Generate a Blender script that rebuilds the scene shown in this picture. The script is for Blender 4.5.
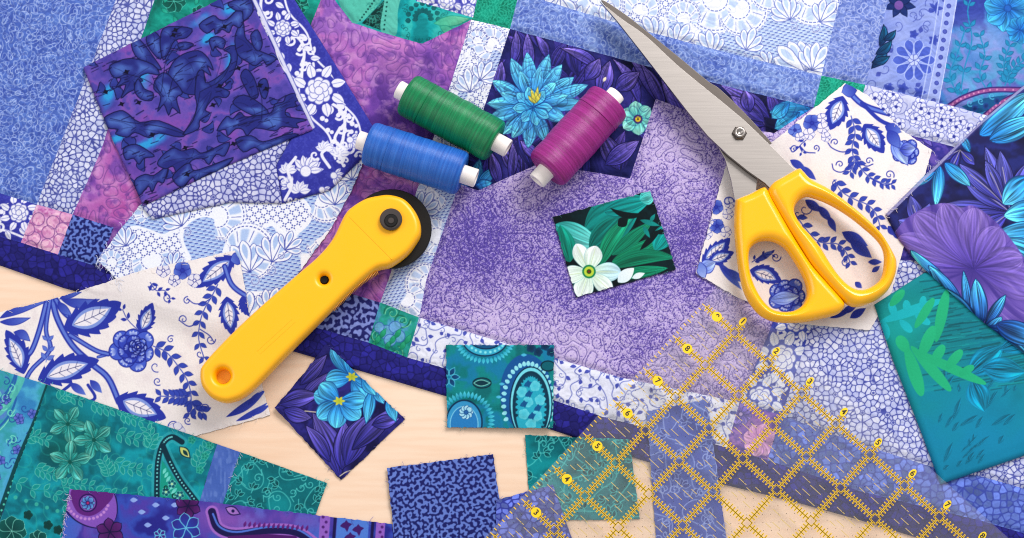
import bpy, math, random
import numpy as np

# ------------------------------------------------------------------ camera, light, exposure
for o in list(bpy.data.objects): bpy.data.objects.remove(o, do_unlink=True)
SC = bpy.context.scene
COL = SC.collection
PX = 0.0254 / 43.5            # metres on the table per layout unit (43.5 units = 1 inch)
TILT = math.radians(12.0); DIST = 0.90
FWD = np.array([0.0, math.sin(TILT), -math.cos(TILT)])
UPV = np.array([0.0, math.cos(TILT), math.sin(TILT)])
CAMP = -FWD * DIST
cam_d = bpy.data.cameras.new('camera'); cam = bpy.data.objects.new('camera', cam_d); COL.objects.link(cam)
cam.location = CAMP; cam.rotation_euler = (TILT, 0, 0)
cam_d.sensor_width = 36; cam_d.lens = 36 * DIST / (1024 * PX); cam_d.clip_start = 0.01; cam_d.clip_end = 50
SC.camera = cam
SC.render.resolution_x, SC.render.resolution_y = 1024, 538
SC.view_settings.view_transform = 'Standard'; SC.view_settings.look = 'None'
SC.view_settings.exposure = 0.0; SC.view_settings.gamma = 1.0; SC.view_settings.use_curve_mapping = False
SC.cycles.filter_width = 1.1; SC.cycles.use_denoising = False
W = bpy.data.worlds.new('World'); SC.world = W; W.use_nodes = True
W.node_tree.nodes['Background'].inputs[0].default_value = (1.0, 0.995, 0.985, 1)
W.node_tree.nodes['Background'].inputs[1].default_value = 0.58
def area(name, loc, size, watts, col):
    l = bpy.data.lights.new(name, 'AREA'); l.shape = 'RECTANGLE'; l.size, l.size_y = size; l.energy = watts; l.color = col
    o = bpy.data.objects.new(name, l); COL.objects.link(o); o.location = loc
    d = -np.array(loc, float); d /= np.linalg.norm(d)
    from mathutils import Vector
    o.rotation_euler = Vector(d).to_track_quat('-Z', 'Y').to_euler()
area('studio_softbox', (0.60, 0.95, 0.95), (0.85, 0.65), 24.0, (1.0, 0.985, 0.965))
area('fill_softbox', (-1.1, 0.1, 0.9), (0.8, 0.8), 5.0, (1.0, 0.99, 0.985))

def at(px, py, h=0.0):
    """layout point (px, py) -> world x, y on the level plane z = h (metres)"""
    px = np.asarray(px, float); py = np.asarray(py, float)
    k = PX / DIST
    dx = (px - 512) * k; u = (269 - py) * k
    dy = FWD[1] + UPV[1] * u; dz = FWD[2] + UPV[2] * u
    t = (h - CAMP[2]) / dz
    return CAMP[0] + dx * t, CAMP[1] + dy * t
# ------------------------------------------------------------------ PAINT BEGIN: printed cloth patterns, computed per vertex
S = 0.52                      # spacing of the cloth grid in layout units
AA = 0.72
def hx(c):
    if isinstance(c, str):
        c = c.lstrip('#'); return np.array([int(c[i:i+2], 16) for i in (0, 2, 4)], np.float32) / 255
    return np.asarray(c, np.float32)
def mix(a, b, t):
    a, b = hx(a), hx(b); t = np.asarray(t, np.float32)
    return a * (1 - t[..., None]) + b * t[..., None]
def sm(a, b, x):
    t = np.clip((x - a) / (b - a), 0, 1); return t * t * (3 - 2 * t)
_T = np.random.RandomState(7).rand(512, 512).astype(np.float32)
def vnoise(X, Y, sc, seed=0):
    x = X / sc + seed * 17.31; y = Y / sc + seed * 9.77
    xi = np.floor(x).astype(np.int32); yi = np.floor(y).astype(np.int32)
    fx = x - xi; fy = y - yi; fx = fx * fx * (3 - 2 * fx); fy = fy * fy * (3 - 2 * fy)
    a = _T[yi & 511, xi & 511]; b = _T[yi & 511, (xi + 1) & 511]
    c = _T[(yi + 1) & 511, xi & 511]; d = _T[(yi + 1) & 511, (xi + 1) & 511]
    return (a * (1 - fx) + b * fx) * (1 - fy) + (c * (1 - fx) + d * fx) * fy
def fbm(X, Y, sc, seed=0, n=4):
    r = 0; a = .5; t = 0
    for k in range(n):
        r = r + a * vnoise(X, Y, sc / 2 ** k, seed + k * 3); t += a; a *= .55
    return r / t
def waves(X, Y, lam, seed, n=16, bw=.25):
    R = np.random.RandomState(seed); f = 0
    for k in range(n):
        an = (k + R.rand()) * 2 * math.pi / n; l = lam * (1 + bw * (R.rand() * 2 - 1)); ph = R.rand() * 6.283
        f = f + np.cos(X * (math.cos(an) * 6.283 / l) + Y * (math.sin(an) * 6.283 / l) + ph)
    return f / math.sqrt(n / 2)
def linedist(f, s=S):
    gy, gx = np.gradient(f, s); return np.abs(f) / np.sqrt(gx * gx + gy * gy + 1e-4)
def smooth(pts, closed=False, n=8):
    p = np.array(pts, float)
    if closed: q = np.vstack([p[-1], p, p[0], p[1]])
    else: q = np.vstack([2 * p[0] - p[1], p, 2 * p[-1] - p[-2]])
    out = []
    for i in range(1, len(q) - 2):
        t = np.linspace(0, 1, n, endpoint=False)[:, None]
        a, b, c, d = q[i-1], q[i], q[i+1], q[i+2]
        out.append(.5 * (2*b + (c-a)*t + (2*a-5*b+4*c-d)*t*t + (3*b-a-3*c+d)*t**3))
    if not closed: out.append(q[-2][None])
    return np.vstack(out)
def inside(X, Y, poly):
    r = np.zeros(X.shape, bool); p = np.asarray(poly, float); n = len(p)
    for i in range(n):
        x0, y0 = p[i]; x1, y1 = p[(i+1) % n]
        if y0 == y1: continue
        c = ((Y < y0) != (Y < y1))
        if not c.any(): continue
        r ^= c & (X < x0 + (Y - y0) * ((x1 - x0) / (y1 - y0)))
    return r
def segdist(X, Y, P, closed=False):
    P = np.asarray(P, float); d2 = np.full(X.shape, 1e9, np.float32); m = len(P)
    for i in range(m if closed else m - 1):
        x0, y0 = P[i]; x1, y1 = P[(i+1) % m]; ex, ey = x1 - x0, y1 - y0; L = ex*ex + ey*ey + 1e-9
        t = np.clip(((X - x0) * ex + (Y - y0) * ey) / L, 0, 1)
        d2 = np.minimum(d2, (X - x0 - t*ex)**2 + (Y - y0 - t*ey)**2)
    return np.sqrt(d2)
class Cv:
    def __init__(s, poly, pad=2):
        p = np.asarray(poly, float); s.poly = p
        s.x0, s.y0 = np.floor(p.min(0) - pad); x1, y1 = np.ceil(p.max(0) + pad)
        xs = np.arange(s.x0, x1 + S, S, dtype=np.float32); ys = np.arange(s.y0, y1 + S, S, dtype=np.float32)
        s.X, s.Y = np.meshgrid(xs, ys); s.img = np.zeros(s.X.shape + (3,), np.float32)
    def win(s, x0, y0, x1, y1):
        H, Wd = s.X.shape
        a = max(0, int((x0 - s.x0) / S)); b = min(Wd, int((x1 - s.x0) / S) + 2)
        c = max(0, int((y0 - s.y0) / S)); d = min(H, int((y1 - s.y0) / S) + 2)
        if a >= b or c >= d: return None
        return (slice(c, d), slice(a, b))
    def put(s, w, a, col):
        a = np.asarray(a, np.float32)[..., None]; s.img[w] = s.img[w] * (1 - a) + hx(col) * a
    def fill(s, pts, col, a=1, edge=None, ew=.8):
        p = np.asarray(pts, float); w = s.win(*(p.min(0) - 2), *(p.max(0) + 2))
        if w is None: return
        X, Y = s.X[w], s.Y[w]; i = inside(X, Y, p); d = segdist(X, Y, p, True); d = np.where(i, -d, d)
        s.put(w, np.clip(.5 - d / AA, 0, 1) * a, col)
        if edge is not None: s.put(w, np.clip(.5 + (ew/2 - np.abs(d)) / AA, 0, 1) * a, edge)
    def fillg(s, pts, c0, c1, edge, rim=6, ew=.9, seed=0):
        p = np.asarray(pts, float); w = s.win(*(p.min(0) - 2), *(p.max(0) + 2))
        if w is None: return
        X, Y = s.X[w], s.Y[w]; i = inside(X, Y, p); d = segdist(X, Y, p, True)
        s.put(w, np.clip(.5 - np.where(i, -d, d) / AA, 0, 1), mix(c0, c1, np.clip(d / rim, 0, 1) * sm(.3, .62, fbm(X, Y, 16, seed, 2))))
        s.put(w, np.clip(.5 + (ew/2 - d) / AA, 0, 1), edge)
    def stroke(s, pts, wd, col, a=1, taper=0, sm_=True):
        p = smooth(pts, n=5) if (sm_ and len(pts) > 2) else np.asarray(pts, float)
        w = s.win(*(p.min(0) - wd - 2), *(p.max(0) + wd + 2))
        if w is None: return
        X, Y = s.X[w], s.Y[w]
        if not taper: d = segdist(X, Y, p) - wd / 2
        else:
            d = np.full(X.shape, 1e9, np.float32); m = len(p)
            for i in range(m - 1):
                x0, y0 = p[i]; ex, ey = p[i+1] - p[i]; L = ex*ex + ey*ey + 1e-9
                t = np.clip(((X - x0) * ex + (Y - y0) * ey) / L, 0, 1); g = (i + t) / (m - 1)
                r = wd / 2 * (1 - taper * g)
                d = np.minimum(d, np.hypot(X - x0 - t*ex, Y - y0 - t*ey) - r)
        s.put(w, np.clip(.5 - d / AA, 0, 1) * min(1, wd / .8) * a, col)
    def leaf(s, x, y, x1, y1, Wd, c0, c1=None, bend=0, edge=None, ew=.8, vein=None, vw=.6, streak=0, pk=.45, pw=1., ser=0, sn=5, inner=None, iw=.55, a=1, seed=0):
        L = math.hypot(x1 - x, y1 - y); cs, sn_ = (x1 - x) / L, (y1 - y) / L
        r = max(L / 2, Wd) + Wd + abs(bend) * L * .3 + 2; cx, cy = (x + x1) / 2, (y + y1) / 2
        w = s.win(cx - r, cy - r, cx + r, cy + r)
        if w is None: return
        dx, dy = s.X[w] - x, s.Y[w] - y
        u = (dx * cs + dy * sn_) / L; v = -dx * sn_ + dy * cs
        v = v - bend * L * 4 * u * (1 - u) * .5
        uc = np.clip(u, 0, 1); k = math.log(.5) / math.log(pk)
        hw = Wd * np.clip(np.sin(math.pi * uc ** k), 0, 1) ** pw
        if ser: hw = hw * (1 + ser * (((uc * sn) % 1) - .5))
        d = np.abs(v) - hw; d = np.where((u < 0) | (u > 1), np.maximum(d, np.maximum(-u, u - 1) * L), d)
        al = np.clip(.5 - d / AA, 0, 1) * a
        col = mix(c0, c1 if c1 is not None else c0, uc)
        if streak:
            q = v / (hw + .5)
            st = .25 * vnoise(q * 4 + seed * 3.1, uc * 1.4 + seed, 1, seed) + .75 * vnoise(q * 11 + seed * 1.7, uc * 2.2 + seed, 1, seed + 3) - .48
            col = np.clip(col * (1 + streak * 2 * st)[..., None], 0, 1)
        s.put(w, al, col)
        if inner is not None:
            di = np.abs(v) - hw * iw; ii = np.clip(.5 - di / AA, 0, 1) * (u > .12) * (u < .88) * a
            s.put(w, ii, inner)
        if vein is not None: s.put(w, al * np.clip(.5 + (vw/2 - np.abs(v)) / AA, 0, 1) * (u < .9), vein)
        if edge is not None: s.put(w, np.clip(.5 + (ew/2 - np.abs(d)) / AA, 0, 1) * a * min(1, ew / .8), edge)
    def dot(s, x, y, r, col, a=1, edge=None, ew=.7):
        w = s.win(x - r - 2, y - r - 2, x + r + 2, y + r + 2)
        if w is None: return
        d = np.hypot(s.X[w] - x, s.Y[w] - y) - r
        s.put(w, np.clip(.5 - d / AA, 0, 1) * a, col)
        if edge is not None: s.put(w, np.clip(.5 + (ew/2 - np.abs(d)) / AA, 0, 1), edge)
    def glow(s, x, y, rx, ry, ang, col, a=1):
        r = max(rx, ry) * 2; w = s.win(x - r, y - r, x + r, y + r)
        if w is None: return
        c, n = math.cos(ang), math.sin(ang); dx, dy = s.X[w] - x, s.Y[w] - y
        s.put(w, a * np.exp(-(((dx*c + dy*n) / rx)**2 + ((dy*c - dx*n) / ry)**2)), col)
    def curl(s, x, y, r, ang, turns, wd, col, sgn=1):
        t = np.linspace(0, 1, int(10 * turns) + 6); th = ang + sgn * turns * 6.283 * t; rr = r * (1 - .85 * t)
        ox, oy = x - math.cos(ang) * r, y - math.sin(ang) * r
        s.stroke(np.c_[ox + rr * np.cos(th), oy + rr * np.sin(th)], wd, col, taper=.3, sm_=False)
def flower(c, x, y, r, n, col0, col1, a0=0, edge=None, ctr='#e8d24a', cr=.2, pw=.7, wd=.42, ew=.7, **k):
    for i in range(n):
        an = a0 + i * 6.283 / n
        c.leaf(x, y, x + r * math.cos(an), y + r * math.sin(an), r * wd, col0, col1, edge=edge, ew=ew, pk=.62, pw=pw, seed=i, **k)
    if ctr is not None: c.dot(x, y, r * cr, ctr, edge=edge)
def peony(c, x, y, r, cols, edge, a0=0):
    for j, (rr, n, col, hi) in enumerate(((.66, 7, '#5068d0', '#d3dcf8'), (.40, 6, '#3d50be', '#b9c6f2'), (.16, 3, '#2c3aa6', '#a9b8ec'))):
        for i in range(n):
            an = a0 + j * .5 + i * 6.283 / n; q = .9 + .16 * math.sin(i * 2.3 + j); px, py = x + r*rr*q*math.cos(an), y + r*rr*q*math.sin(an); pr = r * (.40 - .07 * j)
            c.dot(px, py, pr, col, 1, edge, 1.)
            for t in (-.5, 0, .5):      # pale strokes running to the petal's rim
                c.leaf(px + pr*.1*math.cos(an), py + pr*.1*math.sin(an), px + pr*.86*math.cos(an + t), py + pr*.86*math.sin(an + t), pr*.17, col, hi, pk=.62)
    c.dot(x, y, r * .13, '#eef0fa', 1, edge, .8)
def fern(c, pts, L, col, n=8, wd=.25, lw=.8, edge=None, side=(1, -1)):
    p = smooth(pts, n=12); c.stroke(pts, lw, col)
    ix = np.linspace(2, len(p) - 2, n).astype(int)
    for q, i in enumerate(ix):
        t = p[min(i+1, len(p)-1)] - p[i-1]; an = math.atan2(t[1], t[0])
        for sd in side:
            a2 = an + sd * .8; l = L * (1 - .3 * q / n); w = max(1.1, l * min(wd, .26)); x, y = p[i][0] + 1.2*math.cos(a2), p[i][1] + 1.2*math.sin(a2)
            c.leaf(x, y, x + l*math.cos(a2), y + l*math.sin(a2), w, col, edge=edge, pw=.9, ew=.6)
# ---- all-over grounds
def P_flat(c, a, b, sc=30, seed=0, con=1.4):
    c.img[:] = mix(a, b, np.clip((fbm(c.X, c.Y, sc, seed) - .5) * con + .5, 0, 1))
def P_multi(c, cols, sc, seed, con=2.2):
    f = np.clip((fbm(c.X, c.Y, sc, seed) - .5) * con + .5, 0, .9999) * (len(cols) - 1)
    i = f.astype(int); t = (f - i).astype(np.float32)
    A = np.array([hx(q) for q in cols]); t = t * t * (3 - 2 * t)
    c.img[:] = A[i] * (1 - t[..., None]) + A[i + 1] * t[..., None]
def P_swirl(c, seed=1, a='#4f66b8', b='#7089d0', ln='#b4c5f0', k=.8):
    P_flat(c, a, b, 12, seed, 2.0)
    for lam, s2, w, lv in ((9.5, 0, .5, .55), (7.2, 5, .42, .75), (10.5, 7, .45, -.6)):
        f = waves(c.X, c.Y, lam, seed + s2, 22, .15) - lv; d = linedist(f)
        c.img = mix_i(c.img, ln, np.exp(-(d / w)**2) * k * (.4 + .9 * vnoise(c.X, c.Y, 8, seed + s2)))
    c.img = mix_i(c.img, '#3f52a4', sm(.8, 1.6, waves(c.X, c.Y, 7, seed + 9, 22)) * .4)
def mix_i(img, col, t):
    t = np.clip(np.asarray(t, np.float32), 0, 1)[..., None]; return img * (1 - t) + hx(col) * t
def cells(c, sites, R):
    f1 = np.full(c.X.shape, 99., np.float32); f2 = f1.copy(); idx = np.zeros(c.X.shape, np.int32)
    for q, (x, y) in enumerate(sites):
        w = c.win(x - R, y - R, x + R, y + R)
        if w is None: continue
        d = np.hypot(c.X[w] - x, c.Y[w] - y); A, B = f1[w], f2[w]; m = d < A
        f2[w] = np.where(m, A, np.minimum(B, d)); f1[w] = np.where(m, d, A); idx[w] = np.where(m, q, idx[w])
    return f1, f2, idx
def P_daisy(c, seed=1, sc=6.2, cell='#e3e3f4', line='#454fa6', sh='#b4b9e4', lw=.85):
    R = np.random.RandomState(seed); x1, y1 = c.X.max(), c.Y.max(); st = []; ty = []; g = 3.7 * sc; cen = []
    for yy in np.arange(c.y0 - g, y1 + g, g):
        for xx in np.arange(c.x0 - g, x1 + g, g):
            cx, cy = xx + R.uniform(-.42, .42)*g, yy + R.uniform(-.42, .42)*g; cen.append((cx, cy)); st.append((cx, cy)); ty.append(0)
            a0 = R.rand() * 6; n = R.choice([5, 6]); r = sc * R.uniform(.85, 1.05)
            for i in range(n): st.append((cx + r*math.cos(a0 + i*6.283/n), cy + r*math.sin(a0 + i*6.283/n))); ty.append(1)
    cen = np.array(cen)
    h = sc * .9
    for yy in np.arange(c.y0 - h, y1 + h, h):
        for xx in np.arange(c.x0 - h, x1 + h, h):
            px, py = xx + R.uniform(-.4, .4)*h, yy + R.uniform(-.4, .4)*h
            if np.min(np.hypot(cen[:, 0] - px, cen[:, 1] - py)) > sc * 1.75: st.append((px, py)); ty.append(2)
    f1, f2, idx = cells(c, st, sc * 2.2); ty = np.array(ty); e = f2 - f1; rnd = R.rand(len(st)).astype(np.float32)
    c.img[:] = mix(cell, sh, np.clip(rnd[idx] * .55 + .25 * (f1 / sc), 0, 1))
    c.img = mix_i(c.img, line, (ty[idx] == 0) * sm(2.0, .8, f1) * .8)
    c.img = mix_i(c.img, line, sm(lw + .75, lw - .45, e) * (.7 + .3 * fbm(c.X, c.Y, 18, seed + 4)))
def P_crackle(c, seed=1, sc=7, cell='#3a319c', line='#231b72', lw=.8, var=.25, k=.85):
    R = np.random.RandomState(seed); st = []
    for yy in np.arange(c.y0 - sc, c.Y.max() + sc, sc):
        for xx in np.arange(c.x0 - sc, c.X.max() + sc, sc): st.append((xx + R.uniform(-.45, .45)*sc, yy + R.uniform(-.45, .45)*sc))
    f1, f2, idx = cells(c, st, sc * 1.9); r = R.rand(len(st)).astype(np.float32)
    c.img[:] = hx(cell) * (1 + var * (r[idx] - .5 + .8 * (fbm(c.X, c.Y, 20, seed) - .5)))[..., None]
    c.img = mix_i(c.img, line, sm(lw + .9, lw - .5, f2 - f1) * k)
def P_verm(c, seed=1, lam=7, a='#20266f', b='#7088d2', th=.1):
    f = waves(c.X, c.Y, lam, seed, 24, .15) + .8 * waves(c.X, c.Y, lam * .62, seed + 1, 24, .2)
    gy, gx = np.gradient(f, S); c.img[:] = mix(a, b, np.clip(.5 + (f - th) / np.sqrt(gx**2 + gy**2 + .02) / .9, 0, 1))
def stitch(c, lam, seed, col, k=.6, w=.55):
    f = waves(c.X, c.Y, 19, 61, 22, .2)
    for lv in (.75, -.75): c.img = mix_i(c.img, col, np.exp(-(linedist(f - lv) / w)**2) * k)
def P_speckle(c, seed=1):
    m = .42 + .55 * (fbm(c.X, c.Y, 80, seed, 3) - .5) + .2 * (fbm(c.X, c.Y, 18, seed + 5) - .5)
    for (gx, gy, gr, ga) in ((490, 235, 42, .2), (470, 205, 30, .14), (520, 250, 50, .06), (640, 345, 35, .14), (690, 110, 40, .16), (600, 190, 50, .05), (570, 345, 40, -.07), (480, 315, 40, -.05), (520, 330, 40, -.06), (700, 240, 30, .1), (560, 215, 20, .1), (660, 150, 34, -.12), (695, 180, 34, -.14), (620, 200, 26, -.06), (560, 300, 25, .05)):
        m = m + ga * np.exp(-(((c.X - gx)**2 + (c.Y - gy)**2) / gr**2))
    R = np.random.RandomState(seed); fine = R.rand(*c.X.shape).astype(np.float32)
    fine = .72 * (fine + np.roll(fine, 1, 0) + np.roll(fine, 1, 1) + np.roll(np.roll(fine, 1, 0), 1, 1)) / 4 + .28 * vnoise(c.X, c.Y, 1.4, seed + 8)
    c.img[:] = mix('#cbb9e4', '#8e78c6', sm(.25, .75, m))
    c.img = mix_i(c.img, '#5c4aa4', sm(-.03, .12, (m - .42) * .55 + fine - .53) * .85)
    c.img = mix_i(c.img, '#e6dcf3', sm(.06, .16, fine - .53 - (m - .4) * .7 - .02 - .0) * 0 + sm(.52, .36, fine) * .35)
    f = waves(c.X, c.Y, 19, 61, 22, .2)
    for lv in (.75, -.75): c.img = mix_i(c.img, '#463a86', np.exp(-(linedist(f - lv) / .45)**2) * .62)
def P_lace(c, seed, scrolls, ang=.25, base='#eceff9', mid='#a5bce6', nv='#3c4aa0', netbias=0., pitch=5.2, rg=60, regions=(), fans=()):
    X, Y = c.X, c.Y; cs, sn = math.cos(ang), math.sin(ang)
    u, v = X*cs + Y*sn, -X*sn + Y*cs; p = pitch; n = fbm(X, Y, rg, seed, 2) + netbias
    for (rx, ry, rr, rv) in regions: q = np.exp(-(((X - rx)**2 + (Y - ry)**2) / rr**2)**2); n = n * (1 - q) + rv * q
    row = np.floor(v / (p * .62)); uu = (u + (row % 2) * p * .5) % p; vv = (v % (p * .62)) - p * .31
    dash = sm(p*.36, p*.22, np.abs(uu - p*.5)) * sm(.85, .3, np.abs(vv + .35 * (uu - p*.5)))
    U, V_ = (u + v) * .7071, (u - v) * .7071; g = p * 1.15
    du = np.abs((U % g) - g/2); dv_ = np.abs((V_ % g) - g/2)
    star = np.maximum(sm(.95, .35, du) * (dv_ > g*.13), sm(.95, .35, dv_) * (du > g*.13)) * (np.maximum(du, dv_) < g * .42)
    c.img[:] = hx(base); blue = sm(.50, .525, n)
    c.img = mix_i(c.img, mid, blue * .9); c.img = mix_i(c.img, base, blue * sm(.7, .2, np.abs(vv + p*.18)) * .55); c.img = mix_i(c.img, nv, blue * dash * .8)
    c.img = mix_i(c.img, nv, sm(.485, .46, n) * sm(.30, .325, n) * star * .85); c.img = mix_i(c.img, nv, sm(.30, .28, n) * dash * .7)
    e = np.abs(n - .5); c.img = mix_i(c.img, base, sm(.022, .012, e))
    for (x, y, r, a0, sp) in scrolls: scroll(c, x, y, r, a0, sp, base, mid, nv)
    for (x, y, an, L, k) in fans: fan(c, x, y, an, L, k, base, mid, nv)
def scroll(c, x, y, r, a0, sp, base, mid, nv):
    w = c.win(x - r - 2, y - r - 2, x + r + 2, y + r + 2)
    if w is None: return
    dx, dy = c.X[w] - x, c.Y[w] - y; rr = np.hypot(dx, dy); th = (np.arctan2(dy, dx) - a0) % 6.283
    q = np.clip(th / sp, 0, 1); on = np.clip(.5 + (sp - th) * rr / 1.2, 0, 1) * (th < sp + .5)
    env = r * (.62 + .38 * np.sin(math.pi * q ** .8))        # a comma that swells and closes
    c.put(w, on * np.clip(.5 - (rr - env) / AA, 0, 1), base)
    pet = np.abs(((q * 5.5) % 1) - .5) * 2                  # light blue flutes between the rings
    c.put(w, on * sm(env*.46, env*.5, rr) * sm(env*.86, env*.80, rr) * sm(.75, .35, pet + .4 * np.abs(rr / env - .65)) * .75, mid)
    c.put(w, on * sm(env*.5, env*.54, rr) * sm(env*.84, env*.8, rr) * sm(.90, .97, pet) * .6, nv)
    for k, s in ((.42, .9), (.90, 1), (.98, .6)):
        dash = ((th * r * k / 4.2) % 1) < .70
        c.put(w, on * dash * sm(.85, .25, np.abs(rr - env * k)) * .8 * s, nv)
def fan(c, x, y, ang, L, n, base, mid, nv, sp=1.9):
    for i in sorted(range(n), key=lambda i: -abs(i - (n - 1) / 2)):
        an = ang + sp * (i / (n - 1) - .5); l = L * (1 - .25 * abs(2 * i / (n - 1) - 1)); x1, y1 = x + l*math.cos(an), y + l*math.sin(an); b = .22 * (i / (n - 1) - .5)
        c.leaf(x, y, x1, y1, l * .17, base, base, bend=b, edge=nv, ew=.75, pk=.68, pw=.6)
        c.leaf(x + (x1-x)*.4, y + (y1-y)*.4, x + (x1-x)*.9, y + (y1-y)*.9, l * .085, mid, mid, bend=b, pk=.6, pw=.7, a=.8)
    c.curl(x - 3*math.cos(ang), y - 3*math.sin(ang), L*.2, ang, 1.1, 1.6, base); c.curl(x - 3*math.cos(ang), y - 3*math.sin(ang), L*.2, ang, 1.1, .7, nv)
def P_whiteflower(c, p0, p1, wid, seed, flowers, bg='#4145ae', wh='#ecebf7', mid='#8f95d4', band=False):
    P_flat(c, bg, '#383b9f', 10, seed); R = np.random.RandomState(seed)
    p0, p1 = np.array(p0, float), np.array(p1, float); d = p1 - p0; L = np.linalg.norm(d); d /= L; n = np.array([-d[1], d[0]]); a0 = math.atan2(d[1], d[0])
    def P(t, s): return p0 + d * t + n * s
    c.img = mix_i(c.img, '#5a60c4', sm(.55, .7, vnoise(c.X, c.Y, 1.6, seed)) * .35)
    t = np.arange(0, L, 4.); side = 1
    c.stroke([P(q, wid * .26 * math.sin(q / 13.)) for q in t], 3, wh); c.stroke([P(q, wid * (.40 + .08 * math.sin(q / 9.))) for q in t], 2.2, wh); c.stroke([P(q, -wid * (.42 + .06 * math.sin(q / 8. + 1))) for q in t], 2, wh)
    for q in np.arange(4, L, 6.5):
        side = -side; b = P(q, wid * .26 * math.sin(q / 13.)); an = a0 + side * R.uniform(.7, 1.3); r = R.uniform(4.5, 6.5)
        e = b + np.array([math.cos(an), math.sin(an)]) * r * 1.2
        c.stroke([b, (b + e)/2 + n*side, e], 2.4, wh); c.curl(e[0] + r*.8*math.cos(an), e[1] + r*.8*math.sin(an), r, an + side*.4, .75, 2.6, wh, -side); c.dot(e[0], e[1], 2.2, wh)
        f = P(q + 4, -side * wid * R.uniform(.18, .34)); a2 = a0 - side * R.uniform(.3, 1.2)
        if R.rand() < .7: c.leaf(f[0], f[1], f[0] + 10*math.cos(a2), f[1] + 10*math.sin(a2), 3., wh, wh, vein=mid, vw=.5, pw=.8, edge=bg, ew=.6)
        else: c.dot(f[0], f[1], 2.5, wh); c.dot(f[0] + 4, f[1] + 2, 2, wh)
    for (t0, s, r) in flowers:
        b = P(t0, s); c.dot(b[0], b[1], r * 1.35, bg)
        for i in range(8):
            an = i * .785 + .3; c.leaf(b[0] + r*.95*math.cos(an), b[1] + r*.95*math.sin(an), b[0] + r*2.*math.cos(an + .15), b[1] + r*2.*math.sin(an + .15), r*.34, wh, wh, vein=mid, vw=.6, pw=.7, edge=bg, ew=.7)
        c.dot(b[0], b[1], r * 1.06, bg)
        for j, (rr, m) in enumerate(((1., 8), (.62, 6))):
            for i in range(m):
                an = i * 6.283 / m + j * .4; c.dot(b[0] + r*rr*.66*math.cos(an), b[1] + r*rr*.66*math.sin(an), r * .33, wh, 1, '#7a80c8', .7)
        c.dot(b[0], b[1], r*.3, wh, 1, '#7a80c8', .7)
def P_vine(c, seed, bg='#ebebf7', ln='#5560b4', lf='#4f59b8', sc=13, bg2='#dcdff3'):
    P_flat(c, bg, bg2, 20, seed); f = waves(c.X, c.Y, sc * 1.7, seed, 12, .3)
    c.img = mix_i(c.img, ln, np.exp(-(linedist(f) / .55)**2) * .75); R = np.random.RandomState(seed)
    for yy in np.arange(c.y0, c.Y.max(), sc * .95):
        for xx in np.arange(c.x0, c.X.max(), sc * .95):
            x, y = xx + R.uniform(-.4, .4)*sc, yy + R.uniform(-.4, .4)*sc; an = R.rand() * 6.28; l = R.uniform(4, 7)
            c.leaf(x, y, x + l*math.cos(an), y + l*math.sin(an), 1.9, lf, ln, bend=.2)
            c.curl(x + 3*math.cos(an+2), y + 3*math.sin(an+2), 3.2, an, .8, .7, ln, R.choice([-1, 1]))
def P_tealvine(c, seed, a='#0a807e', b='#12a2a0', ln='#5fd0c8', lf='#0b5f60', sc=13):
    P_flat(c, a, b, 26, seed, 2.6); R = np.random.RandomState(seed); c.img = mix_i(c.img, lf, sm(.55, .8, fbm(c.X, c.Y, 14, seed + 3)) * .35)
    f = waves(c.X, c.Y, sc * 2.4, seed, 18, .2); c.img = mix_i(c.img, ln, np.exp(-(linedist(f - .3) / .6)**2) * .85)
    for yy in np.arange(c.y0, c.Y.max() + sc, sc * .85):
        for xx in np.arange(c.x0, c.X.max() + sc, sc * .85):
            x, y = xx + R.uniform(-.4, .4)*sc, yy + R.uniform(-.4, .4)*sc; an = R.rand() * 6.28
            if R.rand() < .55:
                for k in (-.8, 0, .8): c.leaf(x, y, x + sc*.46*math.cos(an + k), y + sc*.46*math.sin(an + k), sc*.13, lf, a, edge=ln, ew=.75, pw=.85)
                c.stroke([(x, y), (x - 5*math.cos(an + .3), y - 5*math.sin(an + .3))], .8, ln)
            else: c.curl(x, y, 4.6, an, 1.15, .95, ln, R.choice([-1, 1])); c.stroke([(x, y), (x + 6*math.cos(an - 1), y + 6*math.sin(an - 1))], .8, ln)
# ---- picture cloths
def D_swirl_left(c): P_swirl(c, 3, '#4a63b8', '#6584d0'); stitch(c, 30, 61, '#43559f', .35)
def D_swirl_mid(c): P_swirl(c, 5, '#5a72c0', '#8aa2dc'); stitch(c, 30, 61, '#43559f', .3)
def D_swirl_right(c): P_swirl(c, 8, '#6378c2', '#8498d8', '#b9c4ec')
def D_daisy_strip(c): P_daisy(c, 3, 5.0, '#e2e4f5', '#434c9f', '#aeb6e2')
def D_daisy_block(c): P_daisy(c, 12, 5.2, '#e8e9f8', '#3f48a2', '#a4ace2', .7)
def D_daisy_fold(c): P_daisy(c, 21, 5.0, '#e0e0f2', '#40459a', '#a9aede')
def D_pink(c): 
    P_flat(c, '#f0c9dd', '#c987bd', 7, 3, 2.6)
    c.img = mix_i(c.img, '#b55aa0', sm(.62, .72, vnoise(c.X, c.Y, 2.2, 5)) * .6)
    for i, (x, y) in enumerate(((38, 219), (53, 222), (62, 229), (60, 240), (47, 245), (34, 238), (48, 232), (28, 229), (66, 216), (30, 247))): c.dot(x, y, 6.4, '#e9b4d2', .45, '#8c5a9c', .8)
def D_speckle(c): P_speckle(c, 2)
def D_verm(c): P_verm(c, 4, 6.4, th=-.05)
def D_verm2(c): P_verm(c, 9, 8, '#282b74', '#8c9ada', 0)
def D_wf_corner(c): P_whiteflower(c, (-40, 215), (34, 222), 34, 3, ((58, -8, 10), (20, 0, 9)))
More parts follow.
